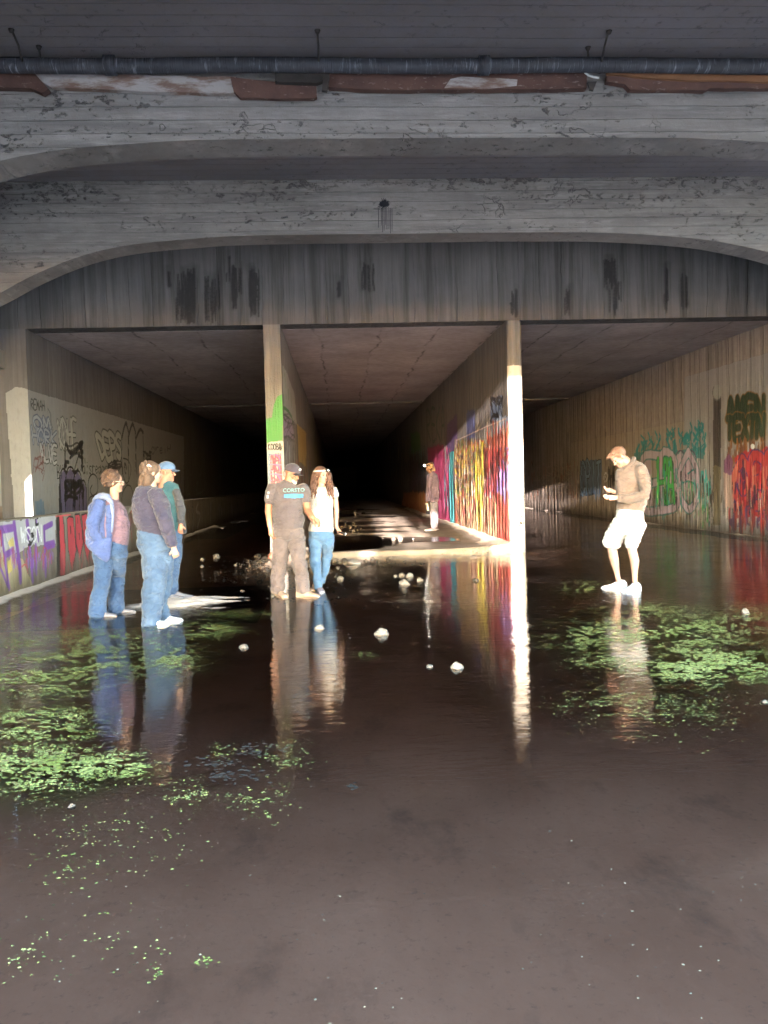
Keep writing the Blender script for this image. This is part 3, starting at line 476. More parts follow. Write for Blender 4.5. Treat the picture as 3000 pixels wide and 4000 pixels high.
cv.drips(355, 1990, 520, 2050, 90, [(.3, .05, .05), (.1, .1, .2), (.35, .3, .28), BLK], .1, .5, .05, .8)
for a in ([(503, 2000), (512, 1990), (530, 2050), (536, 2100)], [(505, 1995), (525, 1985), (545, 2040)]): cv.line(a, 9, (.40, .38, .36)); cv.line([(p[0]+7, p[1]+3) for p in a], 6, (.30, .08, .03))
for k, x in enumerate((712, 735, 752, 768)): cv.line([(x, 1985), (x+4, 2020), (x+2, 2065)], 13, BLK, .9); cv.line([(x, 1985), (x+4, 2020), (x+2, 2065)], 7, (.26, .24, .22), .9)
cv.line([(775, 1965), (765, 1995), (782, 2010), (772, 2060)], 9, (.26, .24, .22)); cv.drips(790, 1960, 930, 1990, 60, [(.2, .18, .2), (.3, .28, .28), BLK], .2, .6, .06, .7)
pr = Parts(); SS, ZZ = np.meshgrid(S, Z); pr.grid(np.stack([np.full_like(SS, XL), SS, ZZ], -1), cv.A); pr.box((XL-.22, 4, -.1), (XL-.004, YE, ZT))
pr.box((XL-.22, 4, ZT), (XL+.012, YE, ZT+.018)); lw = pr.build('low_wall', M['low']); 0; tag(lw, 'low concrete wall with purple and red graffiti along the left edge of the water', 'wall')
pr = Parts(); pr.box((-6.42, 4, -.1), (XL-.222, YE, .42)); tag(pr.build('walkway', M['floor']), 'raised concrete walkway behind the low wall', kind='structure')

# ================================================================== BRIDGE overhead
bridge = empty('road_bridge', (1.2, 6, ZS)); tag(bridge, 'concrete road bridge overhead on arched girders', 'bridge')
prof = [(-9.2, 2.2), (-7.2, 3.05), (-6.45, 3.72), (-5.9, 4.09), (-5.23, 4.34), (-4.5, 4.71), (-3.77, 4.99), (-3.05, 5.14), (-2.13, 5.22), (-1.22, 5.26), (.84, 5.265), (2.73, 5.265), (4.25, 5.245), (5.41, 5.17), (6.2, 5.07), (7.2, 4.83), (8.1, 4.45), (8.8, 4.0), (9.6, 3.3), (11.5, 2.2)]
pp = smooth_pts(prof, 6)
def girder(y0, y1, dz=0., label=None):
    bm = bmesh.new(); A = []; B = []
    for q in pp:
        A.append([bm.verts.new((q[0], y0, q[1]+dz)), bm.verts.new((q[0], y0, ZS))]); B.append([bm.verts.new((q[0], y1, q[1]+dz)), bm.verts.new((q[0], y1, ZS))])
    for i in range(len(pp)-1):
        bm.faces.new((A[i][0], A[i+1][0], A[i+1][1], A[i][1])); bm.faces.new((B[i+1][0], B[i][0], B[i][1], B[i+1][1]))
        bm.faces.new((A[i+1][0], A[i][0], B[i][0], B[i+1][0])); bm.faces.new((A[i][1], A[i+1][1], B[i+1][1], B[i][1]))
    bmesh.ops.bevel(bm, geom=[e for e in bm.edges if len(e.link_faces) == 2 and abs(e.verts[0].co.y-e.verts[1].co.y) < 1e-6 and e.verts[0].co.z < ZS-.01 and e.verts[1].co.z < ZS-.01 and e.calc_face_angle(0) > 1], offset=.018, segments=2, affect='EDGES')
    me = bpy.data.meshes.new('girder'); bm.to_mesh(me); bm.free(); o = link('girder', me, M['girder'], bridge, False)
    if label: o['label'] = label
    return o
GY = [(12.75, 13.24), (9.25, 9.74), (5.72, 6.2), (2.6, 3.1), (.1, .5, -.27)]
girders = [girder(*a) for a in GY]; girders[0]['label'] = 'arched girder with a black paint splat'; girders[1]['label'] = 'arched girder behind the hanging pipe'
pr = Parts(); pr.box((-9.3, -.2, ZS), (11.8, D-.004, ZS+.5)); pr.build('deck_slab', M['slab'], bridge)
# abutments
Sa = np.linspace(6.0, D, 120); Za = np.linspace(-.2, ZS, 200); cv = Canvas('X', -6.45, Sa, Za)
cv.poly([(-200, 1560), (75, 1520), (90, 2000), (-200, 2010)], (.40, .38, .36), .6, .02); cv.text('TS', (-6, 1545), (34, 1555), (-2, 1610), (38, 1612), 6, BLK, .9); cv.line([(6, 1800), (4, 1690), (20, 1682), (28, 1715), (14, 1738), (26, 1800)], 7, (.35, .08, .06), .8); cv.line([(20, 1790), (26, 1830)], 6, (.4, .15, .12), .6)
cv.poly([(-200, 1985), (85, 1975), (92, 2040), (-200, 2060)], (.16, .10, .06), .7, .03)
pr = Parts(); SS, ZZ = np.meshgrid(Sa, Za); pr.grid(np.stack([np.full_like(SS, -6.45), SS, ZZ], -1), cv.A); pr.box((-9.2, 6.0, -.2), (-6.454, D-.004, ZS-.004)); pr.build('abutment', M['abut'], bridge)['label'] = 'left abutment with faint red and black tags'
pr = Parts(); pr.box((9.5, 13.0, -.2), (11.7, D-.004, ZS-.004)); pr.build('abutment', M['abut'], bridge)
for a in GY[1:]:
    for x0, x1 in ((-9.1, -7.9), (10.2, 11.4)): pr = Parts(); pr.box((x0, a[0]-.1, -.3), (x1, a[1]+.1, 3.0)); pr.build('pier', M['abut'], bridge)
pr = Parts(); pr.box((-6.449, 13.5, 3.78), (-6.27, D-.006, 4.12)); pr.build('bearing_ledge', M['abut'], bridge)
# paint splat on the girder face
yb = 12.75-.003; bm = bmesh.new()
def flat(bm, pts, y):
    vs = [bm.verts.new(Vector(atY(px, py, y))) for px, py in pts]; f = bm.faces.new(vs); r = bmesh.ops.extrude_face_region(bm, geom=[f]); bmesh.ops.translate(bm, verts=[v for v in r['geom'] if isinstance(v, bmesh.types.BMVert)], vec=(0, .0026, 0))
pts = []
for k in range(40):
    a = k/40*2*math.pi; r = (25 if k % 2 else 15)*random.uniform(.75, 1.25); pts.append((1502+r*1.05*math.cos(a), 796+r*.95*math.sin(a)))
flat(bm, pts, yb)
for x in (1478, 1489, 1494, 1500, 1506, 1511, 1519, 1525, 1531): y1 = random.uniform(865, 918); flat(bm, [(x-1.1, 812), (x+1.1, 812), (x+1.8, y1-30), (x+1.2, y1), (x-.6, y1), (x-.4, y1-30)], yb)
me = bpy.data.meshes.new('splat'); bm.to_mesh(me); bm.free(); M['black'] = simple('black_paint', (.012, .011, .016), .6, .2)
link('paint_splat', me, M['black'], girders[0], False)

# ================================================================== PIPE and rusty steel under the deck
def tube_mesh(pts, r, seg=14, caps=True):
    bm = bmesh.new(); rings = []; P = [Vector(p) for p in pts]
    for i, p in enumerate(P):
        t = (P[min(i+1, len(P)-1)]-P[max(i-1, 0)]).normalized(); a = t.orthogonal().normalized() if i == 0 else (rings_a-t*t.dot(rings_a)).normalized(); rings_a = a; b = t.cross(a)
        rr = r[i] if isinstance(r, (list, tuple)) else r
        rings.append([bm.verts.new(p+(a*math.cos(k/seg*2*math.pi)+b*math.sin(k/seg*2*math.pi))*rr) for k in range(seg)])
    for A, B in zip(rings[:-1], rings[1:]):
        for k in range(seg): bm.faces.new((A[k], A[(k+1) % seg], B[(k+1) % seg], B[k]))
    if caps: bm.faces.new(rings[0][::-1]); bm.faces.new(rings[-1])
    me = bpy.data.meshes.new('tube'); bm.to_mesh(me); bm.free(); return me
g = G('pipe_wrap'); p = g.pos()
c = g.mix(g.ramp(g.noise(p, 3, 4), .3, .7), (.026, .026, .033), (.048, .047, .058)); fl = g.ramp(g.noise(g.map(p, (30, 3, 4)), 1.1, 4, .7), .57, .68)
c = g.mix(g.math('MULTIPLY', fl, .7), c, (.20, .21, .24)); M['pipe'] = g.bsdf(c, .6, g.noise(g.map(p, (60, 5, 5)), 1., 3), .01)
g = G('rust'); p = g.pos()
c = g.mix(g.ramp(g.noise(p, 2.2, 5, .6), .35, .65), (.07, .036, .031), (.115, .058, .046)); c = g.mix(g.ramp(g.noise(g.map(p, (3, 3, 9)), 4, 4), .62, .70, 0, .5), c, (.28, .22, .20)); M['rust'] = g.bsdf(c, .85, g.noise(p, 18, 5), .008)
g = G('orange_rust'); p = g.pos(); c = g.mix(g.noise(p, 6, 5), (.24, .11, .05), (.15, .07, .04)); M['rust2'] = g.bsdf(c, .85, g.noise(p, 25, 5), .006)
g = G('peeled_paint'); p = g.pos(); c = g.mix(g.ramp(g.noise(g.map(p, (1, 1, 4)), 2.4, 5, .65), .45, .60), (.34, .30, .295), (.17, .105, .085)); M['peel'] = g.bsdf(c, .8, g.noise(p, 20, 5), .006)
YP = 8.95; pe = empty('water_pipe', tuple(atY(1500, 255, YP))); tag(pe, 'dark wrapped pipe hung on rods along the front girder', 'pipe')
a = atY(-300, 274, YP); b = atY(3300, 248, YP); rp = .078
zc = atY(1500, 256, YP)[2]
link('pipe_run', tube_mesh([(-8.5+i*.5, YP, zc+.008*math.sin(i*.9)) for i in range(39)], rp, 18), M['pipe'], pe)
for x in (425, 1885):
    q = atY(x, 256, YP); o = link('coupling', tube_mesh([(q[0]-.05, YP, zc), (q[0]-.045, YP, zc), (q[0]+.07, YP, zc), (q[0]+.075, YP, zc)], [rp, rp+.022, rp+.022, rp], 18), M['pipe'], pe)
M['iron'] = simple('dark_iron', (.035, .028, .026), .8, .4)
for x, yt in ((95, 20), (155, 105), (1245, 10), (2343, 25), (2298, 110)):
    q0 = atY(x, 262, YP-.02); yy = YP-.02-(0 if yt > 60 else .32)
    o = link('hanger_rod', tube_mesh([(q0[0], YP-.02, zc-.05), (q0[0]+.004, (YP+yy)/2, (zc+ZS)/2+.02), (q0[0]-.003, yy, ZS+.01)], .011, 8), M['iron'], pe)
    link('anchor', tube_mesh([(q0[0], yy, ZS-.03), (q0[0], yy, ZS+.01)], [.02, .035], 10), M['iron'], o)
def plate(name, pts, y, th, mat, parent):
    bm = bmesh.new(); vs = []
    P = []
    for i in range(len(pts)):
        (xa, ya), (xb, yb2) = pts[i], pts[(i+1) % len(pts)]; n = max(1, int(math.hypot(xb-xa, yb2-ya)/60))
        for k in range(n): t = k/n; P.append((xa+(xb-xa)*t+random.uniform(-2, 2), ya+(yb2-ya)*t+random.uniform(-2, 2)))
    f = bm.faces.new([bm.verts.new(Vector(atY(px, py, y))) for px, py in P]); r = bmesh.ops.extrude_face_region(bm, geom=[f])
    bmesh.ops.translate(bm, verts=[v for v in r['geom'] if isinstance(v, bmesh.types.BMVert)], vec=(0, th, 0)); bmesh.ops.recalc_face_normals(bm, faces=bm.faces)
    me = bpy.data.meshes.new(name); bm.to_mesh(me); bm.free(); return link(name, me, mat, parent, False)
rs = empty('rusted_steel_strip', tuple(atY(1500, 315, 9.1))); tag(rs, 'broken rusty steel strip with peeling paint below the dark pipe', 'steel strip')
plate('flange_end', [(-150, 278), (130, 280), (150, 302), (190, 346), (165, 364), (120, 342), (-150, 342)], 9.13, .09, M['rust'], rs)
plate('peeled_flange', [(137, 286), (500, 293), (925, 300), (905, 335), (925, 366), (500, 354), (200, 342), (160, 318)], 9.16, .07, M['peel'], rs)
plate('splice_plate', [(900, 302), (1073, 320), (1236, 326), (1236, 378), (1226, 386), (936, 381), (914, 356)], 9.10, .06, M['rust'], rs)
plate('bent_plate', [(1073, 269), (1262, 268), (1262, 314), (1238, 324), (1073, 316)], 9.02, .07, M['iron'], rs)
plate('flange', [(1285, 276), (1500, 279), (1900, 274), (2292, 270), (2292, 345), (1900, 349), (1480, 350), (1285, 341)], 9.14, .09, M['rust'], rs)
plate('peeled_patch', [(1735, 345), (1760, 310), (1800, 300), (1900, 303), (2020, 310), (2018, 335), (1900, 348)], 9.136, .003, M['peel'], rs)
plate('orange_flange', [(2370, 266), (2640, 263), (2642, 284), (2800, 290), (3150, 297), (3150, 322), (2640, 312), (2370, 288)], 9.08, .05, M['rust2'], rs)
plate('flange_end', [(2372, 290), (2640, 314), (3150, 326), (3150, 345), (2775, 345), (2755, 353), (2462, 349), (2440, 330), (2372, 318)], 9.12, .08, M['rust'], rs)
plate('bracket', [(1248, 250), (1284, 252), (1288, 300), (1278, 355), (1258, 352), (1262, 310)], 9.0, .05, M['iron'], rs); plate('bracket', [(2318, 258), (2370, 260), (2372, 274), (2345, 280), (2318, 272)], 9.0, .04, M['iron'], rs); plate('bracket', [(2296, 320), (2330, 318), (2318, 352), (2302, 350)], 9.08, .03, M['iron'], rs)
M['strap'] = simple('pale_strap', (.42, .41, .40), .7)
q = [Vector(atY(x, y, 8.98)) for x, y in ((2281, 268), (2286, 284), (2300, 296), (2320, 301), (2340, 303))]
link('loose_strap', tube_mesh(q, .012, 8), M['strap'], rs)

# ================================================================== silt, berms, rocks, pebbles
g = G('silt'); p = g.pos(); xyz = g.n('SeparateXYZ', Vector=p)
dry = g.ramp(xyz.outputs[2], -.006, .012); c = g.mix(g.noise(p, 9, 5), (.42, .37, .34), (.55, .49, .46)); c = g.mix(dry, (.09, .065, .05), c); M['silt'] = g.bsdf(c, .9, g.noise(p, 40, 5), .01)
def mound(name, x0, x1, y0, y1, res, fn, label):
    xs = np.arange(x0, x1, res); ys = np.arange(y0, y1, res); X, Y = np.meshgrid(xs, ys); Zm = fn(X, Y); pr = Parts(); pr.grid(np.stack([X, Y, Zm], -1)); o = pr.build(name, M['silt'], smooth=True); return tag(o, label, 'sediment', kind='stuff')
c1 = gnd(740, 2355)
def barz(X, Y):
    gs = np.exp(-((X+1.95+.2*(Y-c1[1]))/.80)**2-((Y-c1[1]-.05)/.60)**2); return -.036+.072*gs+.13*(fbm(X*3.4, Y*5.5, 31, 5)-.5)*gs**.6
mound('silt_bar', -3.9, -.9, 8.7, 12.0, .022, barz, 'pale dried silt bar between the group on the left and the man in the grey shirt')
mound('silt_berm', XL, XL+.9, 6, 30, .03, lambda X, Y: .035-.22*(X-XL)+.06*(fbm(X*2, Y*1.6, 33, 5)-.5), 'pale silt edge along the foot of the low graffiti wall')
mound('silt_berm', X6-1.0, X6+.02, D+.3, 40, .04, lambda X, Y: .0-.14*(X6-X)+.10*(fbm(X*2, Y*1.1, 35, 5)-.45), 'dark silt edge along the foot of the right tunnel wall')
mound('silt_bank', -5.0 if False else XL+.02, -3.2, 23, 46, .06, lambda X, Y: -.01-.04*(X-XL-.3)**2+.07*(fbm(X*1.5, Y*.45, 36, 4)-.47), 'silt bank far inside the left tunnel')
g = G('stone'); p = g.n('TexCoord').outputs['Object']; oi = g.n('ObjectInfo').outputs['Random']
c = g.mix(oi, (.15, .13, .115), (.28, .255, .23)); c = g.mix(g.ramp(g.noise(p, 3, 5), .35, .7, 0, .5), c, (.25, .20, .17)); M['stone'] = g.bsdf(c, .75, g.noise(p, 12, 5), .02)
g = G('wet_stone'); p = g.n('TexCoord').outputs['Object']; oi = g.n('ObjectInfo').outputs['Random']; c = g.mix(oi, (.07, .055, .045), (.17, .14, .115)); c = g.mix(g.ramp(g.noise(p, 3, 5), .35, .7, 0, .5), c, (.09, .07, .055)); M['wetstone'] = g.bsdf(c, .6, g.noise(p, 12, 5), .02)
g = G('red_stone'); p = g.n('TexCoord').outputs['Object']; c = g.mix(g.noise(p, 3, 4), (.42, .17, .11), (.32, .12, .08)); M['brick'] = g.bsdf(c, .8, g.noise(p, 14, 5), .02)
rockmesh = []
for k in range(7):
    bm = bmesh.new(); bmesh.ops.create_icosphere(bm, subdivisions=3, radius=1)
    for v in bm.verts:
        n = mnoise.noise(v.co*1.1+Vector((k*7, 3, 1)))*.45+mnoise.noise(v.co*2.6+Vector((k*5, 9, 1)))*.18; v.co *= 1+n
        for ax in (Vector((.6, .5, .62)), Vector((-.7, .2, .6)), Vector((.1, -.85, .5)), Vector((-.2, .7, -.7))):
            d = v.co.dot(ax.normalized()); 
            if d > .72: v.co -= ax.normalized()*(d-.72)*.85
        v.co.z *= .72
    me = bpy.data.meshes.new('rock'); bm.to_mesh(me); bm.free(); rockmesh.append(me)
    me.materials.append(M['stone']); me.polygons.foreach_set('use_smooth', [True]*len(me.polygons))
wetmesh = []
for me in rockmesh:
    m2 = me.copy(); m2.materials.clear(); m2.materials.append(M['wetstone']); wetmesh.append(m2)
redmesh = rockmesh[0].copy(); redmesh.materials.clear(); redmesh.materials.append(M['brick'])
def rock(px, py, wpx, label, group=None, z=0., sc=(1, 1, 1), me=None, sink=.42):
    q = gnd(px, py, z); r = wpx*q[1]/F*.5; o = bpy.data.objects.new('rock', me or rockmesh[rng.integers(7)]); COL.objects.link(o)
    o.location = (q[0], q[1]+r*.6, z+r*.72*sc[2]*(1-sink)-.012); o.scale = (r*sc[0], r*sc[1], r*sc[2]); o.rotation_euler = (0, 0, rng.uniform(0, 6.28))
    return tag(o, label, 'rock', group)
rock(1490, 2481, 54, 'pale rock alone in the open water at centre, right of the walkers')
rock(1786, 2612, 52, 'large pale rock lying nearest the camera in the middle of the water'); rock(1679, 2607, 28, 'small brown rock left of the large pale rock in the water')
rock(952, 2532, 34, 'pale rock in the water left of the grey trousered man'); rock(1247, 2458, 40, 'white rock in the water just below the feet of the girl in jeans')
rock(2916, 2398, 32, 'tall pale rock near the right edge of the water', sc=(.9, .9, 1.5)); rock(276, 3152, 34, 'white rock amid the green weed in the left foreground'); rock(2992, 2745, 30, 'pale rock cut off by the right edge of the photo')
rock(1376, 2205, 72, 'broad flat pale rock in front of the tunnel sill', sc=(1, .9, .55)); rock(1330, 2263, 26, 'white rock in the water right behind the girl in jeans')
for x, y, ww in ((1580, 2284, 40), (1600, 2252, 30), (1641, 2268, 26), (1543, 2252, 18), (1570, 2250, 26)): rock(x, y, ww, 'white rock in the small scatter in front of the tunnel sill', 'rocks scattered before the sill')
for x, y, ww in ((1860, 2270, 26), (1345, 2190, 22), (1310, 2192, 26), (1456, 2186, 22), (1478, 2196, 18), (1430, 2192, 20), (1520, 2186, 24), (1320, 2220, 18), (1310, 2255, 12)): rock(x, y, ww, 'small dull stone along the wet foot of the tunnel sill', 'stones along the sill', me=wetmesh[rng.integers(7)])
for x, y, ww in ((1006, 2182, 30), (1038, 2192, 36), (1068, 2192, 34), (1020, 2204, 28), (1050, 2212, 32), (1080, 2215, 36), (1000, 2200, 20), (1100, 2200, 40), (1125, 2190, 44), (1150, 2200, 40), (1140, 2215, 34), (1168, 2210, 34), (1110, 2222, 30), (1160, 2182, 36), (1190, 2180, 40), (1205, 2200, 36), (1150, 2235, 26), (1085, 2238, 26), (1040, 2232, 22), (1215, 2220, 28), (1202, 2160, 34), (1215, 2140, 26), (1135, 2170, 34), (1100, 2175, 30), (1060, 2175, 28), (1225, 2180, 26), (1180, 2228, 24), (1065, 2240, 20), (1240, 2205, 22)): rock(x, y, ww, 'sunlit stone in the rubble heap at the foot of the left dividing wall', 'rubble heap stones', sink=.15, me=wetmesh[rng.integers(7)])
rock(1066, 2180, 44, 'reddish stone on top of the rubble heap', me=redmesh, z=.06)
for x, y, ww in ((1390, 2012, 22), (1388, 2000, 16), (1419, 2006, 14), (1453, 2001, 8)): rock(x, y, ww, 'pale stone in the far puddle inside the middle tunnel', 'far puddle stones', z=.085)
for x, y, ww in ((1336, 2062, 16), (1352, 2055, 14), (1366, 2060, 18), (1385, 2058, 16), (1378, 2078, 20), (1396, 2072, 12), (1392, 2056, 12), (1400, 2085, 14), (1350, 2040, 12), (1380, 2045, 14), (1365, 2078, 12), (1410, 2066, 12)): rock(x, y, ww, 'pale stone in the cluster beside the girl with the headlamp, inside the tunnel', 'tunnel cluster stones', z=.085, me=wetmesh[rng.integers(7)])
for x, y, ww in ((1538, 2107, 16), (1563, 2106, 20), (1614, 2106, 10), (1496, 2102, 7)): rock(x, y, ww, 'stone in the dark puddle strip below the person in purple', 'puddle strip stones', z=.085)
rock(1551, 1982, 10, 'lone pale stone at the far end of the sunlit tunnel floor', z=.1)
for x, y, ww in ((790, 2185, 16), (845, 2176, 26), (788, 2214, 16), (920, 2208, 14)): rock(x, y, ww, 'stone in the dark water under the low wall behind the standing group', 'stones behind the group')
def scatter(name, pts, size, mat, label, zoff=.0, flatn=True, jit=.5, kind='stuff'):   # many small pieces in one object
    pts = np.asarray(pts); n = len(pts); ang = rng.uniform(0, 6.28, n); sz = size*np.exp(rng.normal(0, jit*.6, n)); k = 5 if flatn else 6
    if flatn:
        V = np.zeros((n, k, 3)); 
        for j in range(k):
            rr = sz*rng.uniform(.6, 1.15, n); a = ang+j/k*6.283; V[:, j, 0] = pts[:, 0]+np.cos(a)*rr; V[:, j, 1] = pts[:, 1]+np.sin(a)*rr*.8; V[:, j, 2] = pts[:, 2]+zoff+rng.uniform(0, .0015, n)
        Q = np.arange(n*k).reshape(n, k)
    else:
        V = np.zeros((n, 6, 3)); off = np.array([[1, 0, 0], [0, 1, 0], [-1, 0, 0], [0, -1, 0], [0, 0, .8], [0, 0, -.8]])
        for j in range(6):
            rr = sz*rng.uniform(.7, 1.2, n); ca, sa = np.cos(ang), np.sin(ang); V[:, j, 0] = pts[:, 0]+(off[j, 0]*ca-off[j, 1]*sa)*rr; V[:, j, 1] = pts[:, 1]+(off[j, 0]*sa+off[j, 1]*ca)*rr; V[:, j, 2] = pts[:, 2]+off[j, 2]*rr*.7+zoff
        base = np.array([[0, 1, 4], [1, 2, 4], [2, 3, 4], [3, 0, 4], [1, 0, 5], [2, 1, 5], [3, 2, 5], [0, 3, 5]]); Q = (base[None]+np.arange(n)[:, None, None]*6).reshape(-1, 3)
    return tag(link(name, mesh_np(V.reshape(-1, 3), Q), mat, smooth=False), label, 'debris' if mat is not M.get('weed') else 'weed', kind=kind)
def px_cloud(lst, mult=1., keep=.45, spread=.42):
    out = []
    for (cx, cy, rx, ry, n) in lst:
        x = cx+rng.normal(0, spread, int(n*3*mult))*rx; y = cy+rng.normal(0, spread, int(n*3*mult))*ry; m = .62*fbm(x/16, y/5, 41, 3)+.38*fbm(x/110, y/22, 43, 2)+rng.normal(0, .035, len(x)) > keep
        for a, b in list(zip(x[m], y[m]))[:int(n*mult)]: out.append(gnd(a, b))
    return np.array(out)
g = G('weed'); oi = g.pos(); c = g.mix(g.ramp(g.noise(oi, 3, 3), .35, .65), (.18, .23, .055), (.36, .41, .15)); c = g.mix(g.ramp(g.noise(oi, 45, 2), .42, .6), c, (.075, .10, .03)); c = g.mix(g.ramp(g.noise(oi, 23, 2), .55, .7), c, (.20, .17, .08)); M['weed'] = g.bsdf(c, .5, None)
weed = [(330, 2560, 330, 130, 2300), (80, 2520, 160, 130, 900), (150, 2660, 260, 70, 1300), (150, 2830, 260, 90, 1300), (130, 3000, 260, 110, 1700), (330, 3000, 240, 70, 900), (520, 2990, 110, 60, 300), (640, 2560, 180, 80, 1000), (780, 2460, 160, 40, 700), (480, 2480, 260, 50, 700), (740, 3110, 130, 90, 45), (670, 3090, 60, 70, 18), (560, 3260, 260, 200, 30), (1100, 2960, 150, 70, 60), (860, 2935, 90, 40, 20), (1040, 3120, 130, 90, 36), (930, 3130, 70, 50, 16), (300, 3290, 260, 180, 34), (280, 3400, 160, 90, 18), (800, 3760, 50, 24, 8), (610, 3800, 40, 60, 8), (100, 3750, 200, 160, 16), (420, 3650, 300, 200, 12), (900, 2400, 200, 30, 260), (2270, 2292, 120, 26, 700), (2620, 2470, 330, 80, 5200), (2780, 2600, 300, 75, 6800), (2280, 2480, 200, 70, 900), (2520, 2380, 240, 30, 700), (2600, 2780, 400, 120, 300), (2350, 2580, 200, 60, 350), (2400, 2740, 250, 80, 150), (2900, 2420, 160, 70, 600), (1420, 2560, 60, 20, 30), (1900, 2350, 200, 60, 200)]
scatter('duckweed', px_cloud(weed, 3.4, keep=.525), .0048, M['weed'], 'bright green duckweed drifting in ragged mats on the water', .004)
M['leafbit'] = simple('pale_debris', (.17, .155, .11), .5)
deb = [(1500, 3300, 3000, 1300, 120), (2600, 3500, 900, 900, 90), (700, 3500, 1200, 900, 70), (2100, 2330, 180, 130, 700), (2000, 2500, 260, 200, 500), (1850, 2600, 500, 150, 160), (1500, 2330, 900, 180, 400), (2500, 2650, 900, 200, 300), (1180, 2330, 200, 60, 300)]
scatter('floating_debris', px_cloud(deb, keep=.3), .0034, M['leafbit'], 'tiny pale flecks floating on the brown water', .004)
M['dark'] = simple('dark_rot', (.02, .017, .015), .8)
scatter('rotten_leaves', px_cloud([(850, 2985, 130, 45, 70), (1020, 2930, 120, 35, 90), (870, 3040, 60, 40, 40), (960, 3040, 110, 30, 30), (1380, 3080, 30, 30, 10)], keep=.47), .011, M['dark'], 'clumps of dark rotten leaves lying in the shallow water', .003)
M['peb'] = simple('pebble', (.10, .08, .07), .7, .5, 3)
scatter('pebbles', px_cloud([(1100, 2290, 330, 80, 220), (1000, 2240, 160, 40, 140), (1280, 2240, 240, 50, 90), (1300, 2200, 500, 20, 200), ], keep=.4), .022, M['peb'], 'dark wet pebbles strewn around the feet of the walkers', -.014, False)
M['peb2'] = simple('gravel', (.13, .10, .08), .8, .4, 3)
scatter('gravel', px_cloud([(1090, 2205, 150, 40, 500)], keep=.3), .02, M['peb2'], 'sunlit gravel between the stones of the rubble heap', .02, False)

# ================================================================== UNSEEN TREES added behind the camera, leaves laid out to mask the low sun
g = G('leaves'); p = g.pos(); c = g.mix(g.noise(p, 2, 3), (.05, .09, .025), (.10, .14, .045)); M['leaves'] = g.bsdf(c, .6)
M['bark'] = simple('bark', (.10, .07, .05), .9)
def uv_tree(name, label, rects, cat='tree', trunk=True, leaf=(.09, .17), holes=()):
    """rects: (u0, u1, v0, v1, leaves per m2) in the sun's own frame, u = x - K y, v = z + y tan(el)."""
    V = []; n = 0; cx = []
    for (u0, u1, v0, v1, den) in rects:
        k = int((u1-u0)*(v1-v0)*den); u = rng.uniform(u0, u1, k); v = rng.uniform(v0, v1, k); y = rng.uniform(-45, -39, k); x = u+SUN_K*y; z = v-y*TS
        m = z > -.3
        for (a0, a1, b0, b1) in holes: m &= ~((u > a0) & (u < a1) & (v > b0) & (v < b1))
        x, y, z = x[m], y[m], z[m]; k = len(x); a = rng.normal(0, 1, (k, 3)); a /= np.linalg.norm(a, axis=1)[:, None]; b = np.cross(a, rng.normal(0, 1, (k, 3))); b /= np.linalg.norm(b, axis=1)[:, None]
        s = rng.uniform(*leaf, k)[:, None]; c = np.stack([x, y, z], -1); V.append(np.stack([c-a*s-b*s*.6, c+a*s-b*s*.6, c+a*s+b*s*.6, c-a*s+b*s*.6], 1).reshape(-1, 3)); cx.append(c)
    V = np.concatenate(V); C = np.concatenate(cx).mean(0); root = empty(name, (C[0], C[1], -.25)); tag(root, label, cat)
    link('crown', mesh_np(V, np.arange(len(V)).reshape(-1, 4)), M['leaves'], root, False)
    if trunk: link('trunk', tube_mesh([(C[0], C[1], -.3), (C[0]+.1, C[1], 1.5), (C[0], C[1]+.1, 3.4), (C[0]-.2, C[1], 5.2)], [.22, .17, .12, .05], 10), M['bark'], root)
uv_tree('sun_mask_tree', 'broad unseen tree added on the left behind the viewer to mask the sun', [(-8.2, -6.72, -4.7, 5.3, 110), (-6.72, -6.42, -4.7, 1.6, 120), (-6.72, -6.42, 3.9, 5.3, 120), (-6.42, -4.3, -4.7, 5.3, 260)], holes=[(-5.45, -4.85, 2.55, 2.95), (-5.85, -5.4, 3.5, 3.85)])
uv_tree('sun_mask_tree', 'second unseen tree added on the left behind the viewer to shade the walkers', [(-4.3, -1.98, -4.7, 5.3, 300), (-1.98, -1.45, 2.0, 5.3, 300), (-1.45, -.1, 1.9, 5.3, 260), (-1.45, -.3, 1.15, 1.9, 200)])
uv_tree('sun_mask_tree', 'loose unseen tree added in the middle behind the viewer to dapple the sun', [(-.1, 2.0, 3.3, 5.3, 240), (-.1, 1.2, 1.66, 3.3, 24), (1.1, 1.85, 2.7, 3.8, 520), (1.2, 2.1, 1.66, 2.75, 110)])
uv_tree('sun_mask_tree', 'thin leafed unseen tree added behind the viewer to weaken the low sun', [(1.9, 4.0, 1.4, 5.3, 260), (2.86, 3.6, 1.4, 2.95, 300)], leaf=(.05, .075), holes=[(2.3, 2.84, 1.5, 3.3)])
uv_tree('sun_mask_tree', 'broad unseen tree added on the right behind the viewer to mask the sun', [(3.95, 7.6, -4.7, 2.6, 240), (7.6, 9.6, -4.7, 5.3, 240)])
uv_tree('sun_mask_tree', 'thin unseen tree added on the right behind the viewer to weaken the sun', [(4.0, 7.6, 2.6, 5.3, 60)], leaf=(.05, .075))
uv_tree('sun_mask_shrub', 'low unseen shrub added behind the viewer to mask the sun', [(-2.9, 3.95, -4.7, 1.42, 300), (-.1, 2.75, 1.42, 1.73, 320)], 'shrub', False)

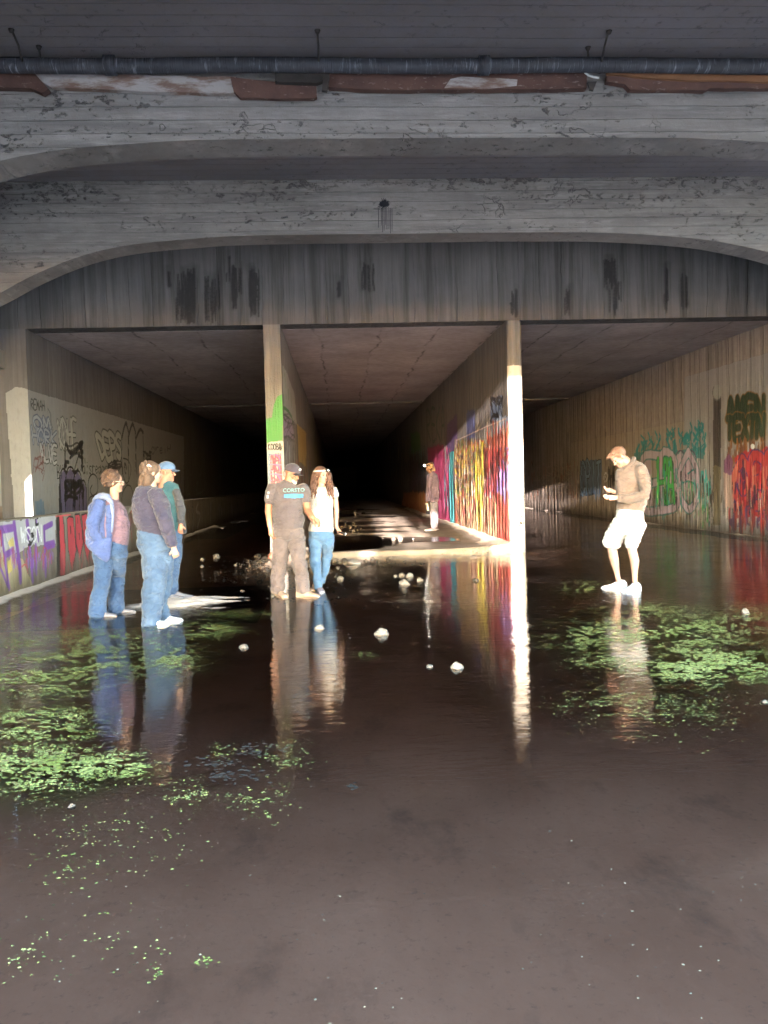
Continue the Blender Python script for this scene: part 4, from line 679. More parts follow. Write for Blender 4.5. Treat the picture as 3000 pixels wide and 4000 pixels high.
# ================================================================== PEOPLE
M['skin'] = simple('skin', (.225, .112, .08), .55, .08, 12, .0006, 200, .35); M['skin2'] = simple('pale_skin', (.285, .168, .13), .55, .06, 12, .0006, 200, .35); M['skin3'] = simple('tanned_skin', (.238, .109, .066), .55, .08, 12, .0006, 200, .35)
def cloth(name, col, fold=.004, rough=.9, col2=None, var=.12):
    col = tuple(x*.84 for x in col); col2 = col2 and tuple(x*.84 for x in col2)
    g = G(name); p = g.n('TexCoord').outputs['Object']; n = g.noise(p, 5, 4); c = g.mix(g.ramp(n, .3, .7), tuple(x*(1-var) for x in col), col2 or tuple(min(1, x*(1+var)) for x in col))
    h = g.math('ADD', g.noise(g.map(p, (1, 1, 1.7)), 7, 4, .55, 1.6), g.math('MULTIPLY', g.noise(p, 260, 2), .06)); c = g.mix(g.ramp(g.noise(g.map(p, (1, 1, 1.8)), 6, 4, .6, 1.2), .52, .72, 0, .45), c, tuple(x*.5 for x in col)); return g.bsdf(c, rough, h, fold*5, .8, .15, 0, Sheen_Weight=.15)
def ring_tube(bm, secs, Y0, seg=16):
    """secs: (px, py, half width px, depth ratio, depth offset m) -> closed tube with rounded ends."""
    S = []
    for s in secs:
        px, py, a = s[:3]; b = s[3] if len(s) > 3 else 1.; dd = s[4] if len(s) > 4 else 0.; q = Vector(atY(px, py, Y0+dd)); S.append((q, a*(Y0+dd)/F, b))
    world_tube(bm, S, seg)
def world_tube(bm, S, seg=16, ends=True):
    rings = []; n = len(S)
    def ring(c, t, a, b):
        e1 = t.cross(Vector((0, 1, 0))); e1 = Vector((1, 0, 0)) if e1.length < .2 else e1.normalized(); e2 = e1.cross(t).normalized()
        return [bm.verts.new(c+e1*(a*math.cos(k/seg*2*math.pi))+e2*(a*b*math.sin(k/seg*2*math.pi))) for k in range(seg)]
    for i, (c, a, b) in enumerate(S):
        t = (S[min(i+1, n-1)][0]-S[max(i-1, 0)][0]).normalized()
        if i == 0 and ends: rings += [ring(c-t*a*min(b, 1)*.55, t, a*.45, b), ring(c-t*a*min(b, 1)*.35, t, a*.8, b)]
        rings.append(ring(c, t, a, b))
        if i == n-1 and ends: rings += [ring(c+t*a*min(b, 1)*.35, t, a*.8, b), ring(c+t*a*min(b, 1)*.55, t, a*.45, b)]
    for A, B in zip(rings[:-1], rings[1:]):
        for k in range(seg): bm.faces.new((A[k], A[(k+1) % seg], B[(k+1) % seg], B[k]))
    bm.faces.new(rings[0][::-1]); bm.faces.new(rings[-1])
def ellipsoid(bm, c, fr, rad, sub=3):
    r = bmesh.ops.create_icosphere(bm, subdivisions=sub, radius=1); f, s, u = fr
    for v in r['verts']: p = v.co; v.co = Vector(c)+f*(p.x*rad[0])+s*(p.y*rad[1])+u*(p.z*rad[2])
    return r['verts']
def fused(bm, name, mat, parent, voxel=.007, smooth=4, folds=0., ffreq=9., seed=0, post=None):
    bmesh.ops.recalc_face_normals(bm, faces=bm.faces); me = bpy.data.meshes.new(name); bm.to_mesh(me); bm.free()
    o = bpy.data.objects.new(name+'_raw', me); COL.objects.link(o); m = o.modifiers.new('r', 'REMESH'); m.mode = 'VOXEL'; m.voxel_size = voxel; m.adaptivity = 0
    sm = o.modifiers.new('s', 'SMOOTH'); sm.iterations = smooth; sm.factor = .5
    dg = bpy.context.evaluated_depsgraph_get(); me2 = bpy.data.meshes.new_from_object(o.evaluated_get(dg)); bpy.data.objects.remove(o); bpy.data.meshes.remove(me)
    if folds:
        no = [v.normal.copy() for v in me2.vertices]; sd = Vector((seed*3.1, seed*1.7, 0))
        for v, nn in zip(me2.vertices, no):
            q = v.co*ffreq+sd; t = mnoise.noise(q*.5)*1.4; k = mnoise.noise(Vector((q.x*.8, q.y*.8, q.z*1.2)))+.9*(.45-abs(mnoise.noise(Vector((q.x*.9+t, q.y*.9, q.z*2.6+t)))))-.5*abs(mnoise.noise(q*2.3+Vector((4, 1, 2)))); v.co += nn*(folds*1.9*k)
    if post: post(me2)
    me2.update(); return link(name, me2, mat, parent)
def frame(yaw, pitch=0, roll=0):       # yaw 0 faces the camera, 90 faces photo-right
    a = math.radians(yaw); f = Vector((math.sin(a), -math.cos(a), 0)); u = Vector((0, 0, 1)); s = f.cross(u).normalized()*-1
    p = math.radians(pitch); f2 = f*math.cos(p)-u*math.sin(p); u2 = u*math.cos(p)+f*math.sin(p); r = math.radians(roll)
    return f2, s*math.cos(r)+u2*math.sin(r), u2*math.cos(r)-s*math.sin(r)
def head(bm, c, fr, k=1.):
    f, s, u = fr; c = Vector(c); P = lambda a, b, d: c+f*(a*k)+s*(b*k)+u*(d*k)
    ellipsoid(bm, P(-.005, 0, .03), fr, (.097*k, .076*k, .088*k)); ellipsoid(bm, P(.028, 0, -.045), fr, (.062*k, .057*k, .072*k)); ellipsoid(bm, P(.062, 0, -.095), fr, (.026*k, .028*k, .022*k), 2)
    ellipsoid(bm, P(.088, 0, -.012), fr, (.012*k, .012*k, .032*k), 2); ellipsoid(bm, P(.102, 0, -.030), fr, (.015*k, .015*k, .012*k), 2); ellipsoid(bm, P(.078, 0, .022), fr, (.014*k, .05*k, .010*k), 2)
    ellipsoid(bm, P(.076, 0, -.066), fr, (.014*k, .024*k, .010*k), 2)
    for q in (-1, 1): ellipsoid(bm, P(-.008, .077*q, -.01), fr, (.018*k, .008*k, .032*k), 2); ellipsoid(bm, P(.058, .040*q, -.03), fr, (.026*k, .024*k, .026*k), 2)
M['eye'] = simple('eye', (.05, .03, .025), .2, .1); M['lip'] = simple('lips', (.42, .16, .14), .5, .05); M['brow'] = simple('brow', (.08, .05, .035), .9)
def face(c, fr, k, parent, brow='brow'):
    f, s, u = fr; c = Vector(c); P = lambda a, b, d: c+f*(a*k)+s*(b*k)+u*(d*k)
    for q in (-1, 1):
        bm = bmesh.new(); ellipsoid(bm, P(.080, .032*q, .002), fr, (.008*k, .013*k, .0065*k), 2); me = bpy.data.meshes.new('eye'); bm.to_mesh(me); bm.free(); link('eye', me, M['eye'], parent)
        bm = bmesh.new(); ellipsoid(bm, P(.089, .034*q, .022), fr, (.006*k, .020*k, .0045*k), 2); me = bpy.data.meshes.new('brow'); bm.to_mesh(me); bm.free(); link('eyebrow', me, M[brow], parent)
    bm = bmesh.new(); ellipsoid(bm, P(.089, 0, -.068), fr, (.006*k, .022*k, .006*k), 2); me = bpy.data.meshes.new('lips'); bm.to_mesh(me); bm.free(); link('mouth', me, M['lip'], parent)
def hand(bm, wr, d, palm, side, curl=.5, k=1., thumb=1.):
    """wr wrist point, d finger direction, palm = palm normal, side = +-1 puts the thumb on d x palm * side."""
    d = Vector(d).normalized(); n = Vector(palm); n = (n-d*n.dot(d)).normalized(); a = d.cross(n)*side; wr = Vector(wr)
    def T(pts, r): world_tube(bm, [(p, rr, 1.) for p, rr in zip(pts, r)], 8)
    world_tube(bm, [(wr-d*.03*k, .024*k, .9), (wr+d*.03*k, .030*k, .8), (wr+d*.075*k, .034*k, .7)], 10)
    for j, (o, L) in enumerate(((.028, .072), (.010, .08), (-.009, .075), (-.027, .06))):
        p0 = wr+d*.078*k+a*o*k; L *= k; pts = [p0]; ang = 0.
        for seg, cu in ((.45, .5), (.3, .9), (.25, .7)): ang += curl*cu*(1+.12*j); pts.append(pts[-1]+(d*math.cos(ang)+n*math.sin(ang))*L*seg)
        T([p0-d*.02*k]+pts, [.0095*k, .0093*k, .0085*k, .008*k, .0065*k])
    t0 = wr+d*.025*k+a*.026*k; T([t0, t0+(d*.6+a*.75*thumb+n*.2).normalized()*.035*k, t0+(d*.85+a*.6*thumb+n*.4*(.5+curl)).normalized()*.062*k], [.013*k, .0105*k, .008*k])
def shoe(ankle, yaw, L, mat, sole_mat, parent, h=.10, tilt=0.):
    a = math.radians(yaw); f = Vector((math.sin(a), -math.cos(a), 0)); s = Vector((math.cos(a), math.sin(a), 0)); u = Vector((0, 0, 1)); A = Vector(ankle)-u*(.014 if ankle[2] < .01 else 0)
    def sec(bm, t, hw, zb, zt): 
        c = A+f*((t-.27)*L); return [bm.verts.new(c+s*(hw*x)+u*z) for x, z in ((-.92, zb), (-1, zb+(zt-zb)*.35), (-.8, zb+(zt-zb)*.8), (-.3, zt), (.3, zt), (.8, zb+(zt-zb)*.8), (1, zb+(zt-zb)*.35), (.92, zb))]
    def build(prof):
        bm = bmesh.new(); R = [sec(bm, *q) for q in prof]
        for X, Y in zip(R[:-1], R[1:]):
            for k in range(8): bm.faces.new((X[k], X[(k+1) % 8], Y[(k+1) % 8], Y[k]))
        bm.faces.new(R[0]); bm.faces.new(R[-1][::-1]); bmesh.ops.recalc_face_normals(bm, faces=bm.faces); bmesh.ops.subdivide_edges(bm, edges=bm.edges, cuts=1, smooth=.6, use_grid_fill=True)
        me = bpy.data.meshes.new('shoe'); bm.to_mesh(me); bm.free(); return me
    up = link('shoe', build([(0.0, .024, .018, .05), (.03, .036, .016, h*.8), (.12, .040, .014, h), (.30, .041, .014, h*1.02), (.42, .042, .014, h*.82), (.58, .046, .014, h*.60), (.78, .048, .014, h*.47), (.92, .040, .015, h*.38), (.99, .022, .018, .03)]), mat, parent)
    link('sole', build([(-.015, .026, -.004, .022), (.03, .040, -.006, .026), (.3, .043, -.006, .024), (.6, .050, -.006, .022), (.85, .048, -.006, .022), (.97, .036, -.004, .022), (1.01, .018, 0, .02)]), sole_mat, up)
def strip(name, pts, r, mat, parent): return link(name, tube_mesh(pts, r, 8), mat, parent)
def cap(c, fr, k, mat, parent, brim=.075):
    f, s, u = fr; c = Vector(c); bm = bmesh.new(); vs = ellipsoid(bm, c+u*.045*k-f*.004*k, fr, (.108*k, .088*k, .088*k), 4)
    for v in vs:
        d = (v.co-c-u*.045*k).dot(u)
        if d < -.012*k: v.co += u*(-.012*k-d)
    o = fused(bm, 'cap', mat, parent, .006, 2)
    bm = bmesh.new(); rows = []
    for i in range(7):
        t = i/6; row = []
        for j in range(11):
            v = (j-5)/5; x = (.085+brim*t*(1-.25*v*v))*k; row.append(bm.verts.new(c+f*(x-.035*k*v*v)+s*(v*(.076-.012*t)*k)+u*((.036-.012*t-.020*v*v)*k)))
        rows.append(row)
    for A, B in zip(rows[:-1], rows[1:]):
        for j in range(10): bm.faces.new((A[j], A[j+1], B[j+1], B[j]))
    g2 = bmesh.ops.solidify(bm, geom=bm.faces[:], thickness=.005); me = bpy.data.meshes.new('brim'); bm.to_mesh(me); bm.free(); link('brim', me, mat, o)
    return o
def hairmat(name, col, col2): 
    g = G(name); p = g.n('TexCoord').outputs['Object']; n = g.noise(g.map(p, (1, 1, .35)), 45, 3, .6, 1.5); return g.bsdf(g.mix(n, col, col2), .5, g.noise(g.map(p, (1, 1, .3)), 90, 3, .6, 1.), .02, .9, .4)
def curls(bm, c, fr, k, n, rad, length, wig, zmin=-1., r=.010):
    f, s, u = fr
    for _ in range(n):
        th = random.uniform(0, 2*math.pi); ph = random.uniform(-.2, 1.3); d = f*math.cos(th)*math.cos(ph)*rad[0]+s*math.sin(th)*math.cos(ph)*rad[1]+u*math.sin(ph)*rad[2]
        if d.dot(f) > .055*k and d.dot(u) < .07*k: continue
        p = Vector(c)+d; pts = [(p, r, 1.)]; L = length*random.uniform(.6, 1.15); ph0 = random.uniform(0, 6.28); out = (d-u*d.dot(u)).normalized()
        for i in range(1, 7): pts.append((p-Vector((0, 0, 1))*(L*i/6)+out*(.02*math.sin(i*.6))+(s*math.cos(ph0+i*1.7)+f*math.sin(ph0+i*1.7))*wig, r*(1-.08*i), 1.))
        world_tube(bm, pts, 6)
def gy(px, py, z=0.): return gnd(px, py, z)
class Person:
    def __init__(s, label, px, py, z=0., group=None):
        q = gnd(px, py, z); s.Y = q[1]; s.root = empty('person', tuple(q)); tag(s.root, label, 'person', group); s.bm = bmesh.new(); s.z = z
    def P(s, px, py, dd=0.): return Vector(atY(px, py, s.Y+dd))
    def near(s, q):        # keep both feet within a natural fore-aft stride of the body
        d = max(-.16, min(.16, (q[1]-s.Y)*.6)); Y = s.Y+d; return np.array([q[0]*Y/q[1], Y, s.z])
    def skin(s, *tubes):
        for t in tubes: ring_tube(s.bm, t, s.Y)
    def done(s, mat, voxel=.0055, post=None): return fused(s.bm, 'body', mat, s.root, voxel, 3, post=post)
    def wear(s, name, mat, tubes, folds=.006, ffreq=9., voxel=.009, smooth=4, seed=1, parent=None, under=None):
        bm = bmesh.new()
        if under is None: under = dict((i, .74) for i in range(len(tubes))) if name in ('shirt', 'jeans', 'trousers', 'sweatshirt', 'pullover', 'shorts') else {}
        for i, t in enumerate(tubes):
            ring_tube(bm, t, s.Y)
            if i in under: ring_tube(s.bm, [(q[0], q[1], q[2]*under[i])+tuple(q[3:]) for q in t], s.Y)      # the body continues inside the garment
        return fused(bm, name, mat, parent or s.root, voxel, smooth, folds, ffreq, seed)
denim = cloth('denim', (.026, .058, .14), .005, .9, (.046, .088, .18), .2); denim2 = cloth('washed_denim', (.034, .066, .13), .005, .9, (.062, .098, .165), .2); denim3 = cloth('light_denim', (.051, .114, .228), .004, .9, (.081, .150, .264), .15)
M['white'] = simple('white_leather', (.504, .497, .504), .5, .05); M['solew'] = simple('pale_sole', (.372, .348, .330), .7, .05); M['shoeg'] = simple('grey_mesh_shoe', (.132, .132, .156), .8, .2); M['soleo'] = simple('peach_sole', (.348, .228, .168), .7, .1); M['tan'] = simple('tan_suede', (.234, .163, .124), .85, .12); M['sole'] = simple('dark_sole', (.10, .085, .08), .8)
M['grey'] = simple('grey_plastic', (.2, .2, .2), .4); M['blk'] = simple('black_plastic', (.015, .015, .017), .4)
# ---- 1 woman in the open blue hoodie
A = Person('woman with short brown curls in an open blue hoodie, mauve shirt and jeans', 425, 2402)
fr = frame(98); hc = A.P(446, 1884); k = .98
gn = gy(383, 2412); gf = gy(458, 2386); gn, gf = A.near(gn), A.near(gf); dn, df = gn[1]-A.Y, gf[1]-A.Y
A.skin([(440, 1968, 24, .9), (447, 1940, 18), (447, 1905, 17)], [(383, 2380, 13, 1, dn), (383, 2404, 12, 1, dn)], [(457, 2360, 13, 1, df), (458, 2380, 12, 1, df)], [(390, 2085, 11, 1, -.15), (392, 2105, 11, 1, -.14)], [(450, 1985, 16, 1, .1), (470, 2050, 13, 1, .14), (474, 2100, 10, 1, .12)])
head(A.bm, hc, fr, k); hand(A.bm, A.P(392, 2108, -.14), (.6, .1, -.8), (0, 1, 0), 1, .6); hand(A.bm, A.P(474, 2104, .12), (.2, -.1, -1), (-1, 0, 0), 1, .5); face(hc, fr, k, A.root)
A.wear('shirt', cloth('mauve_knit', (.150, .099, .141), .006), [[(448, 1946, 22, .8), (436, 1968, 46, .8), (436, 2000, 58, .8), (438, 2045, 66, .78), (444, 2090, 61, .8), (450, 2120, 54, .8)]], .007)
A.wear('jeans', denim, [[(432, 2112, 60, .8), (430, 2150, 64, .85)], [(402, 2160, 40, 1), (402, 2260, 31, 1, dn), (388, 2330, 31, 1, dn), (380, 2402, 34, 1.05, dn)], [(464, 2160, 36, 1), (460, 2250, 26, 1, df), (454, 2320, 29, 1, df), (456, 2380, 34, 1.05, df)]], .008)
hood = cloth('blue_fleece', (.046, .074, .205), .006, .95, (.065, .099, .242)); A.wear('hoodie', hood, [[(402, 1956, 30, 1.3), (396, 1985, 44, 1.35), (392, 2040, 48, 1.3), (388, 2100, 50, 1.3), (384, 2128, 47, 1.25)], [(392, 2120, 46, .5, -.16), (402, 2155, 34, .4, -.17), (416, 2196, 6, .5, -.17)], [(388, 1964, 25, 1, -.14), (362, 2042, 25, 1, -.19), (368, 2085, 22, 1, -.18), (394, 2118, 19, 1, -.16)], [(428, 1975, 14, .6, -.15), (428, 2060, 14, .5, -.19), (424, 2190, 5, .6, -.18)]], .006, under={2: .6})
A.wear('hood', cloth('pale_blue_lining', (.136, .174, .310), .004), [[(372, 1956, 12, 1, -.05), (392, 1938, 14, 1, -.08), (420, 1940, 13, 1, -.12), (436, 1962, 9, .8, -.15), (442, 2010, 6, .8, -.19), (437, 2080, 4, .8, -.21)], [(378, 1950, 14, 1, .03), (410, 1936, 14, 1, .05)]], .003, voxel=.006)
bm = bmesh.new(); f, s_, u = fr; ellipsoid(bm, hc+u*.035-f*.022, fr, (.105, .092, .098))
for _ in range(70):
    th = random.uniform(0, 6.28); ph = random.uniform(-.7, 1.5); d = f*math.cos(th)*math.cos(ph)*.105+s_*math.sin(th)*math.cos(ph)*.095+u*math.sin(ph)*.105
    if d.dot(f) > .05 and d.dot(u) < .06: continue
    ellipsoid(bm, hc+u*.03-f*.025+d, fr, (random.uniform(.016, .030),)*3, 2)
fused(bm, 'hair', hairmat('brown_curls', (.028, .014, .010), (.094, .055, .039)), A.root, .006, 2)
strip('glasses', [hc+f*.098+s_*-.05+u*.006, hc+f*.106+s_*-.03+u*-.014, hc+f*.108+s_*-.008+u*.006, hc+f*.108+s_*.008+u*.006, hc+f*.106+s_*.03+u*-.014, hc+f*.098+s_*.05+u*.006, hc+f*.0+s_*.083+u*.01], .003, M['solew'], A.root); strip('glasses_arm', [hc+f*.098+s_*-.05+u*.006, hc+f*.0+s_*-.083+u*.01], .003, M['solew'], A.root)
shoe(gn, 86, .29, M['shoeg'], M['soleo'], A.root); shoe(gf, 92, .29, M['shoeg'], M['solew'], A.root)
A.done(M['skin2'])
# ---- 2 woman in the navy sweater, seen from behind
A = Person('woman seen from behind in a navy sweatshirt, washed jeans and white shoes', 615, 2430)
fr = frame(118); hc = A.P(594, 1845); k = 1.0; gn = gy(590, 2450); gf = gy(640, 2424); gn, gf = A.near(gn), A.near(gf); dn, df = gn[1]-A.Y, gf[1]-A.Y
A.skin([(585, 1925, 28, .9), (592, 1890, 20), (594, 1865, 18)], [(591, 2410, 13, 1, dn), (590, 2444, 12, 1, dn)], [(637, 2390, 13, 1, df), (640, 2418, 12, 1, df)], [(676, 2125, 10.5, 1, -.18), (679, 2140, 10.5, 1, -.18)], [(612, 2080, 12, 1, .26), (640, 2090, 11, 1, .25)])
head(A.bm, hc, fr, k); hand(A.bm, A.P(679, 2140, -.18), (.25, 0, -1), (-.3, 1, 0), -1, 1.25); hand(A.bm, A.P(642, 2092, .25), (.8, 0, -.6), (0, -1, 0), 1, .8); face(hc, fr, k, A.root)
sw = cloth('navy_sweatshirt', (.030, .029, .055), .008, .95, (.049, .043, .069)); A.wear('sweatshirt', sw, [[(588, 1893, 25, .9), (582, 1912, 50, .8), (583, 1945, 66, .75), (592, 1990, 74, .76), (600, 2040, 72, .78), (596, 2062, 64, .82), (592, 2076, 58, .85)], [(606, 1926, 32, 1, -.12), (636, 1990, 31, 1, -.17), (650, 2045, 28, 1, -.19), (666, 2105, 22, 1, -.18), (674, 2128, 18, 1, -.18)], [(548, 1940, 28, 1, .13), (548, 2030, 26, 1, .2), (620, 2085, 20, 1, .27)], [(560, 1905, 22, .8), (600, 1896, 22, .9)]], .009, 8)
A.wear('jeans', denim2, [[(580, 2070, 48, .95), (592, 2108, 60, .95), (608, 2160, 58, .95)], [(604, 2170, 52, .95), (604, 2270, 46, .95, dn), (594, 2350, 40, 1, dn), (590, 2440, 35, 1.1, dn)], [(632, 2180, 42, 1), (642, 2280, 30, 1, df), (630, 2350, 26, 1, df), (640, 2412, 24, 1.1, df)]], .009, 8)
bm = bmesh.new(); f, s_, u = fr; ellipsoid(bm, hc+u*.032-f*.022, fr, (.106, .09, .096)); ring_tube(bm, [(570, 1850, 20), (560, 1878, 20), (552, 1898, 13), (545, 1912, 5)], A.Y); ring_tube(bm, [(585, 1862, 22), (575, 1885, 18), (562, 1900, 8)], A.Y-.05)
for _ in range(30): 
    q = hc+u*random.uniform(-.05, .1)-f*random.uniform(.05, .11)+s_*random.uniform(-.07, .07); ellipsoid(bm, q, fr, (.022, .02, .035), 2)
fused(bm, 'hair', hairmat('brown_hair', (.033, .018, .012), (.116, .072, .050)), A.root, .006, 2)
M['clip'] = simple('pink_clip', (.62, .36, .33), .4); strip('hair_clip', [A.P(574, 1820, -.11), A.P(582, 1816, -.12), A.P(592, 1824, -.11)], [.008, .012, .007], M['clip'], A.root)
shoe(gn, 78, .28, M['white'], M['white'], A.root); shoe(gf, 84, .28, M['white'], M['white'], A.root)
A.done(M['skin2'])
# ---- 3 man in the blue cap, partly hidden
A = Person('man in a light blue cap and teal shirt behind the woman in navy', 668, 2336)
fr = frame(92, 2); hc = A.P(652, 1845); k = 1.04; gn = gy(652, 2338); gf = gy(690, 2334); gn, gf = A.near(gn), A.near(gf); dn, df = gn[1]-A.Y, gf[1]-A.Y
A.skin([(640, 1905, 24, .9), (644, 1880, 20), (648, 1860, 19)], [(651, 2305, 12, 1, dn), (651, 2332, 11, 1, dn)], [(672, 2300, 12, 1, df), (676, 2328, 11, 1, df)], [(690, 1925, 12, 1, -.11), (708, 1990, 11, 1, -.14), (706, 2048, 9, 1, -.14)], [(650, 1935, 13, 1, .12), (650, 2000, 11, 1, .16), (660, 2060, 9, 1, .2)])
head(A.bm, hc, fr, k); hand(A.bm, A.P(706, 2048, -.14), (-.1, 0, -1), (0, 1, 0), 1, .7); hand(A.bm, A.P(661, 2062, .2), (.2, 0, -1), (0, -1, 0), 1, .7); face(hc, fr, k, A.root)
cp = cap(hc, fr, k*1.04, cloth('blue_cotton', (.072, .126, .240), .002), A.root)
A.wear('hair', hairmat('grey_hair', (.180, .168, .162), (.270, .252, .240)), [[(628, 1848, 10, 2.2), (626, 1866, 8, 2.2)]], .002, voxel=.006)
A.wear('shirt', cloth('teal_cotton', (.027, .078, .105), .005), [[(646, 1888, 22, .9), (658, 1908, 38, .8), (670, 1950, 42, .85), (674, 2010, 40, .9), (672, 2080, 36, .95)]], .006)
A.wear('jacket', cloth('grey_jacket', (.045, .047, .059), .006), [[(642, 1890, 20, 1.1, .05), (650, 1930, 40, 1, .06), (652, 2000, 44, 1, .06), (650, 2060, 46, 1, .06)], [(672, 1896, 10, 1.6, .02), (692, 1930, 13, 1.6, 0), (700, 1985, 12, 1.6, -.02), (706, 2030, 14, 1.5, -.03), (722, 2078, 10, 1.4, -.03)], [(688, 1920, 17, 1, -.11), (708, 1990, 18, 1, -.14), (708, 2040, 14, 1, -.14)]], .006)
A.wear('jeans', denim, [[(668, 2075, 42, .9), (668, 2120, 42, .9)], [(666, 2130, 34, 1), (666, 2210, 27, 1, dn), (652, 2270, 24, 1, dn), (650, 2322, 25, 1, dn)], [(682, 2130, 30, 1), (682, 2200, 24, 1, df), (672, 2260, 22, 1, df), (672, 2314, 22, 1, df)]], .008)
shoe(gn, 84, .31, M['shoeg'], M['sole'], A.root); shoe(gf, 95, .31, M['shoeg'], M['sole'], A.root)
A.done(M['skin'])
# ---- 4 man in the grey T-shirt
A = Person('man in a dark cap, grey T-shirt with a teal print and brown grey trousers', 1138, 2326)
fr = frame(58, 16); hc = A.P(1141, 1852); k = 1.02; gn = gy(1090, 2326); gf = gy(1182, 2332); gn, gf = A.near(gn), A.near(gf); dn, df = gn[1]-A.Y, gf[1]-A.Y
A.skin([(1126, 1905, 28, .85), (1128, 1885, 21), (1134, 1866, 20)], [(1086, 2290, 13, 1, dn), (1089, 2320, 12, 1, dn)], [(1184, 2290, 13, 1, df), (1184, 2324, 12, 1, df)], [(1056, 1940, 15, 1, -.02), (1050, 1965, 14.5, 1, -.03), (1048, 1996, 13.5, 1, -.03), (1053, 2040, 11, 1, -.05), (1056, 2064, 9, 1, -.06)], [(1193, 1940, 15, 1, -.01), (1196, 1962, 15, 1, -.02), (1202, 1994, 14, 1, -.06), (1216, 2016, 11.5, 1, -.18), (1222, 2022, 9.5, 1, -.22)])
head(A.bm, hc, fr, k); hand(A.bm, A.P(1057, 2066, -.06), (.12, -.1, -1), (1, .2, 0), -1, .55, 1.05); hand(A.bm, A.P(1222, 2024, -.22), (.75, -.25, -.5), (-.4, .3, -.8), -1, .9, 1.08); face(hc, fr, k, A.root)
cp = cap(hc, fr, k*1.04, cloth('charcoal_cap', (.051, .042, .057), .002), A.root); f, s_, u = fr
M['patch'] = simple('white_patch', (.350, .329, .336), .8); ml = bmesh.new(); ellipsoid(ml, hc+f*.106+u*.085+s_*.004, fr, (.008, .030, .018), 2); me = bpy.data.meshes.new('logo'); ml.to_mesh(me); ml.free(); link('cap_patch', me, M['patch'], cp)
bm = bmesh.new(); ellipsoid(bm, hc+f*.062-u*.098, fr, (.034, .034, .026), 3); ellipsoid(bm, hc+f*.05-u*.07+s_*.03, fr, (.03, .024, .03), 2); ellipsoid(bm, hc+f*.05-u*.07-s_*.03, fr, (.03, .024, .03), 2); fused(bm, 'beard', hairmat('white_stubble', (.280, .231, .210), (.462, .434, .420)), A.root, .005, 2)
A.wear('hair', hairmat('short_grey_hair', (.12, .10, .09), (.25, .22, .2)), [[(1113, 1845, 9, 1.6, .03), (1113, 1862, 6, 1.6, .03)]], .002, voxel=.006)
grey = cloth('grey_jersey', (.077, .063, .069), .006, .95, (.093, .077, .084)); sh = A.wear('shirt', grey, [[(1126, 1886, 24, .9), (1123, 1898, 50, .6), (1122, 1915, 62, .58), (1122, 1950, 62, .7), (1124, 2000, 60, .8), (1127, 2035, 62, .8), (1127, 2060, 59, .8)], [(1072, 1904, 26, 1), (1056, 1932, 24, 1, -.02), (1054, 1960, 20, 1, -.03)], [(1178, 1904, 25, 1), (1192, 1930, 23, 1, 0), (1194, 1958, 20, 1, -.02)]], .007)
def lettering(txt, px, py, dd, size, mat, yaw, parent, A, z=0, name='lettering'):
    cu = bpy.data.curves.new('t', 'FONT'); cu.body = txt; cu.size = size; cu.align_x = 'CENTER'; cu.align_y = 'CENTER'; cu.extrude = .0008; cu.resolution_u = 2
    o = bpy.data.objects.new('t', cu); COL.objects.link(o); me = bpy.data.meshes.new_from_object(o.evaluated_get(bpy.context.evaluated_depsgraph_get())); bpy.data.objects.remove(o)
    R = Matrix.Rotation(math.radians(yaw), 4, 'Z') @ Matrix.Rotation(math.pi/2, 4, 'X'); me.transform(Matrix.Translation(A.P(px, py, dd)) @ R); return me
def on_cloth(me, target, mat, name, off=.004):      # press flat lettering onto the cloth along +y
    from mathutils.bvhtree import BVHTree
    bm = bmesh.new(); bm.from_mesh(me); bmesh.ops.subdivide_edges(bm, edges=[e for e in bm.edges if e.calc_length() > .02], cuts=2); tm = target.data; bt = BVHTree.FromPolygons([v.co for v in tm.vertices], [p.vertices for p in tm.polygons])
    for v in bm.verts:
        h = bt.ray_cast(Vector((v.co.x, v.co.y-.6, v.co.z)), Vector((0, 1, 0)))
        if h[0] is not None: v.co.y = h[0].y-off
    bm.to_mesh(me); bm.free(); link(name, me, mat, target, False)
M['teal'] = simple('teal_print', (.12, .27, .29), .8); M['blueprint'] = simple('blue_print', (.045, .16, .32), .8)
on_cloth(lettering('CORSTO', 1144, 1916, -.3, .070, None, 10, sh, A), sh, M['teal'], 'print_lettering')
bm = bmesh.new(); bmesh.ops.create_grid(bm, x_segments=26, y_segments=8, size=1)
for v in bm.verts:
    x, y = v.co.x, v.co.y; e = mnoise.noise(Vector((x*4, y*2, 3)))*.35; q = A.P(1144+38*x, 1938+(9+e*8)*y*(1-.2*abs(x)), -.3); v.co = q
me = bpy.data.meshes.new('p'); bm.to_mesh(me); bm.free(); on_cloth(me, sh, M['blueprint'], 'print_block')
for py, hh in ((1925, 4), (1941, 7)):
    bm = bmesh.new(); bmesh.ops.create_grid(bm, x_segments=5, y_segments=4, size=1)
    for v in bm.verts: v.co = A.P(1043+4*v.co.x+(py-1925)*-.2, py+hh*v.co.y, -.3)
    me = bpy.data.meshes.new('p'); bm.to_mesh(me); bm.free(); on_cloth(me, sh, M['patch'], 'sleeve_mark')
A.wear('trousers', cloth('brown_grey_twill', (.095, .076, .078), .006, .95, (.112, .09, .092)), [[(1127, 2054, 57, .78), (1128, 2090, 60, .8)], [(1100, 2105, 36, 1), (1094, 2180, 30, 1, dn), (1087, 2240, 27, 1, dn), (1083, 2306, 28, 1.05, dn)], [(1158, 2105, 35, 1), (1166, 2180, 30, 1, df), (1178, 2240, 27, 1, df), (1184, 2308, 27, 1.05, df)]], .008)
A.wear('belt_pouch', M['blk'], [[(1068, 2022, 6, 1.5, -.05), (1070, 2038, 6, 1.5, -.05)]], 0, voxel=.005); q = A.P(1214, 2014, -.17)
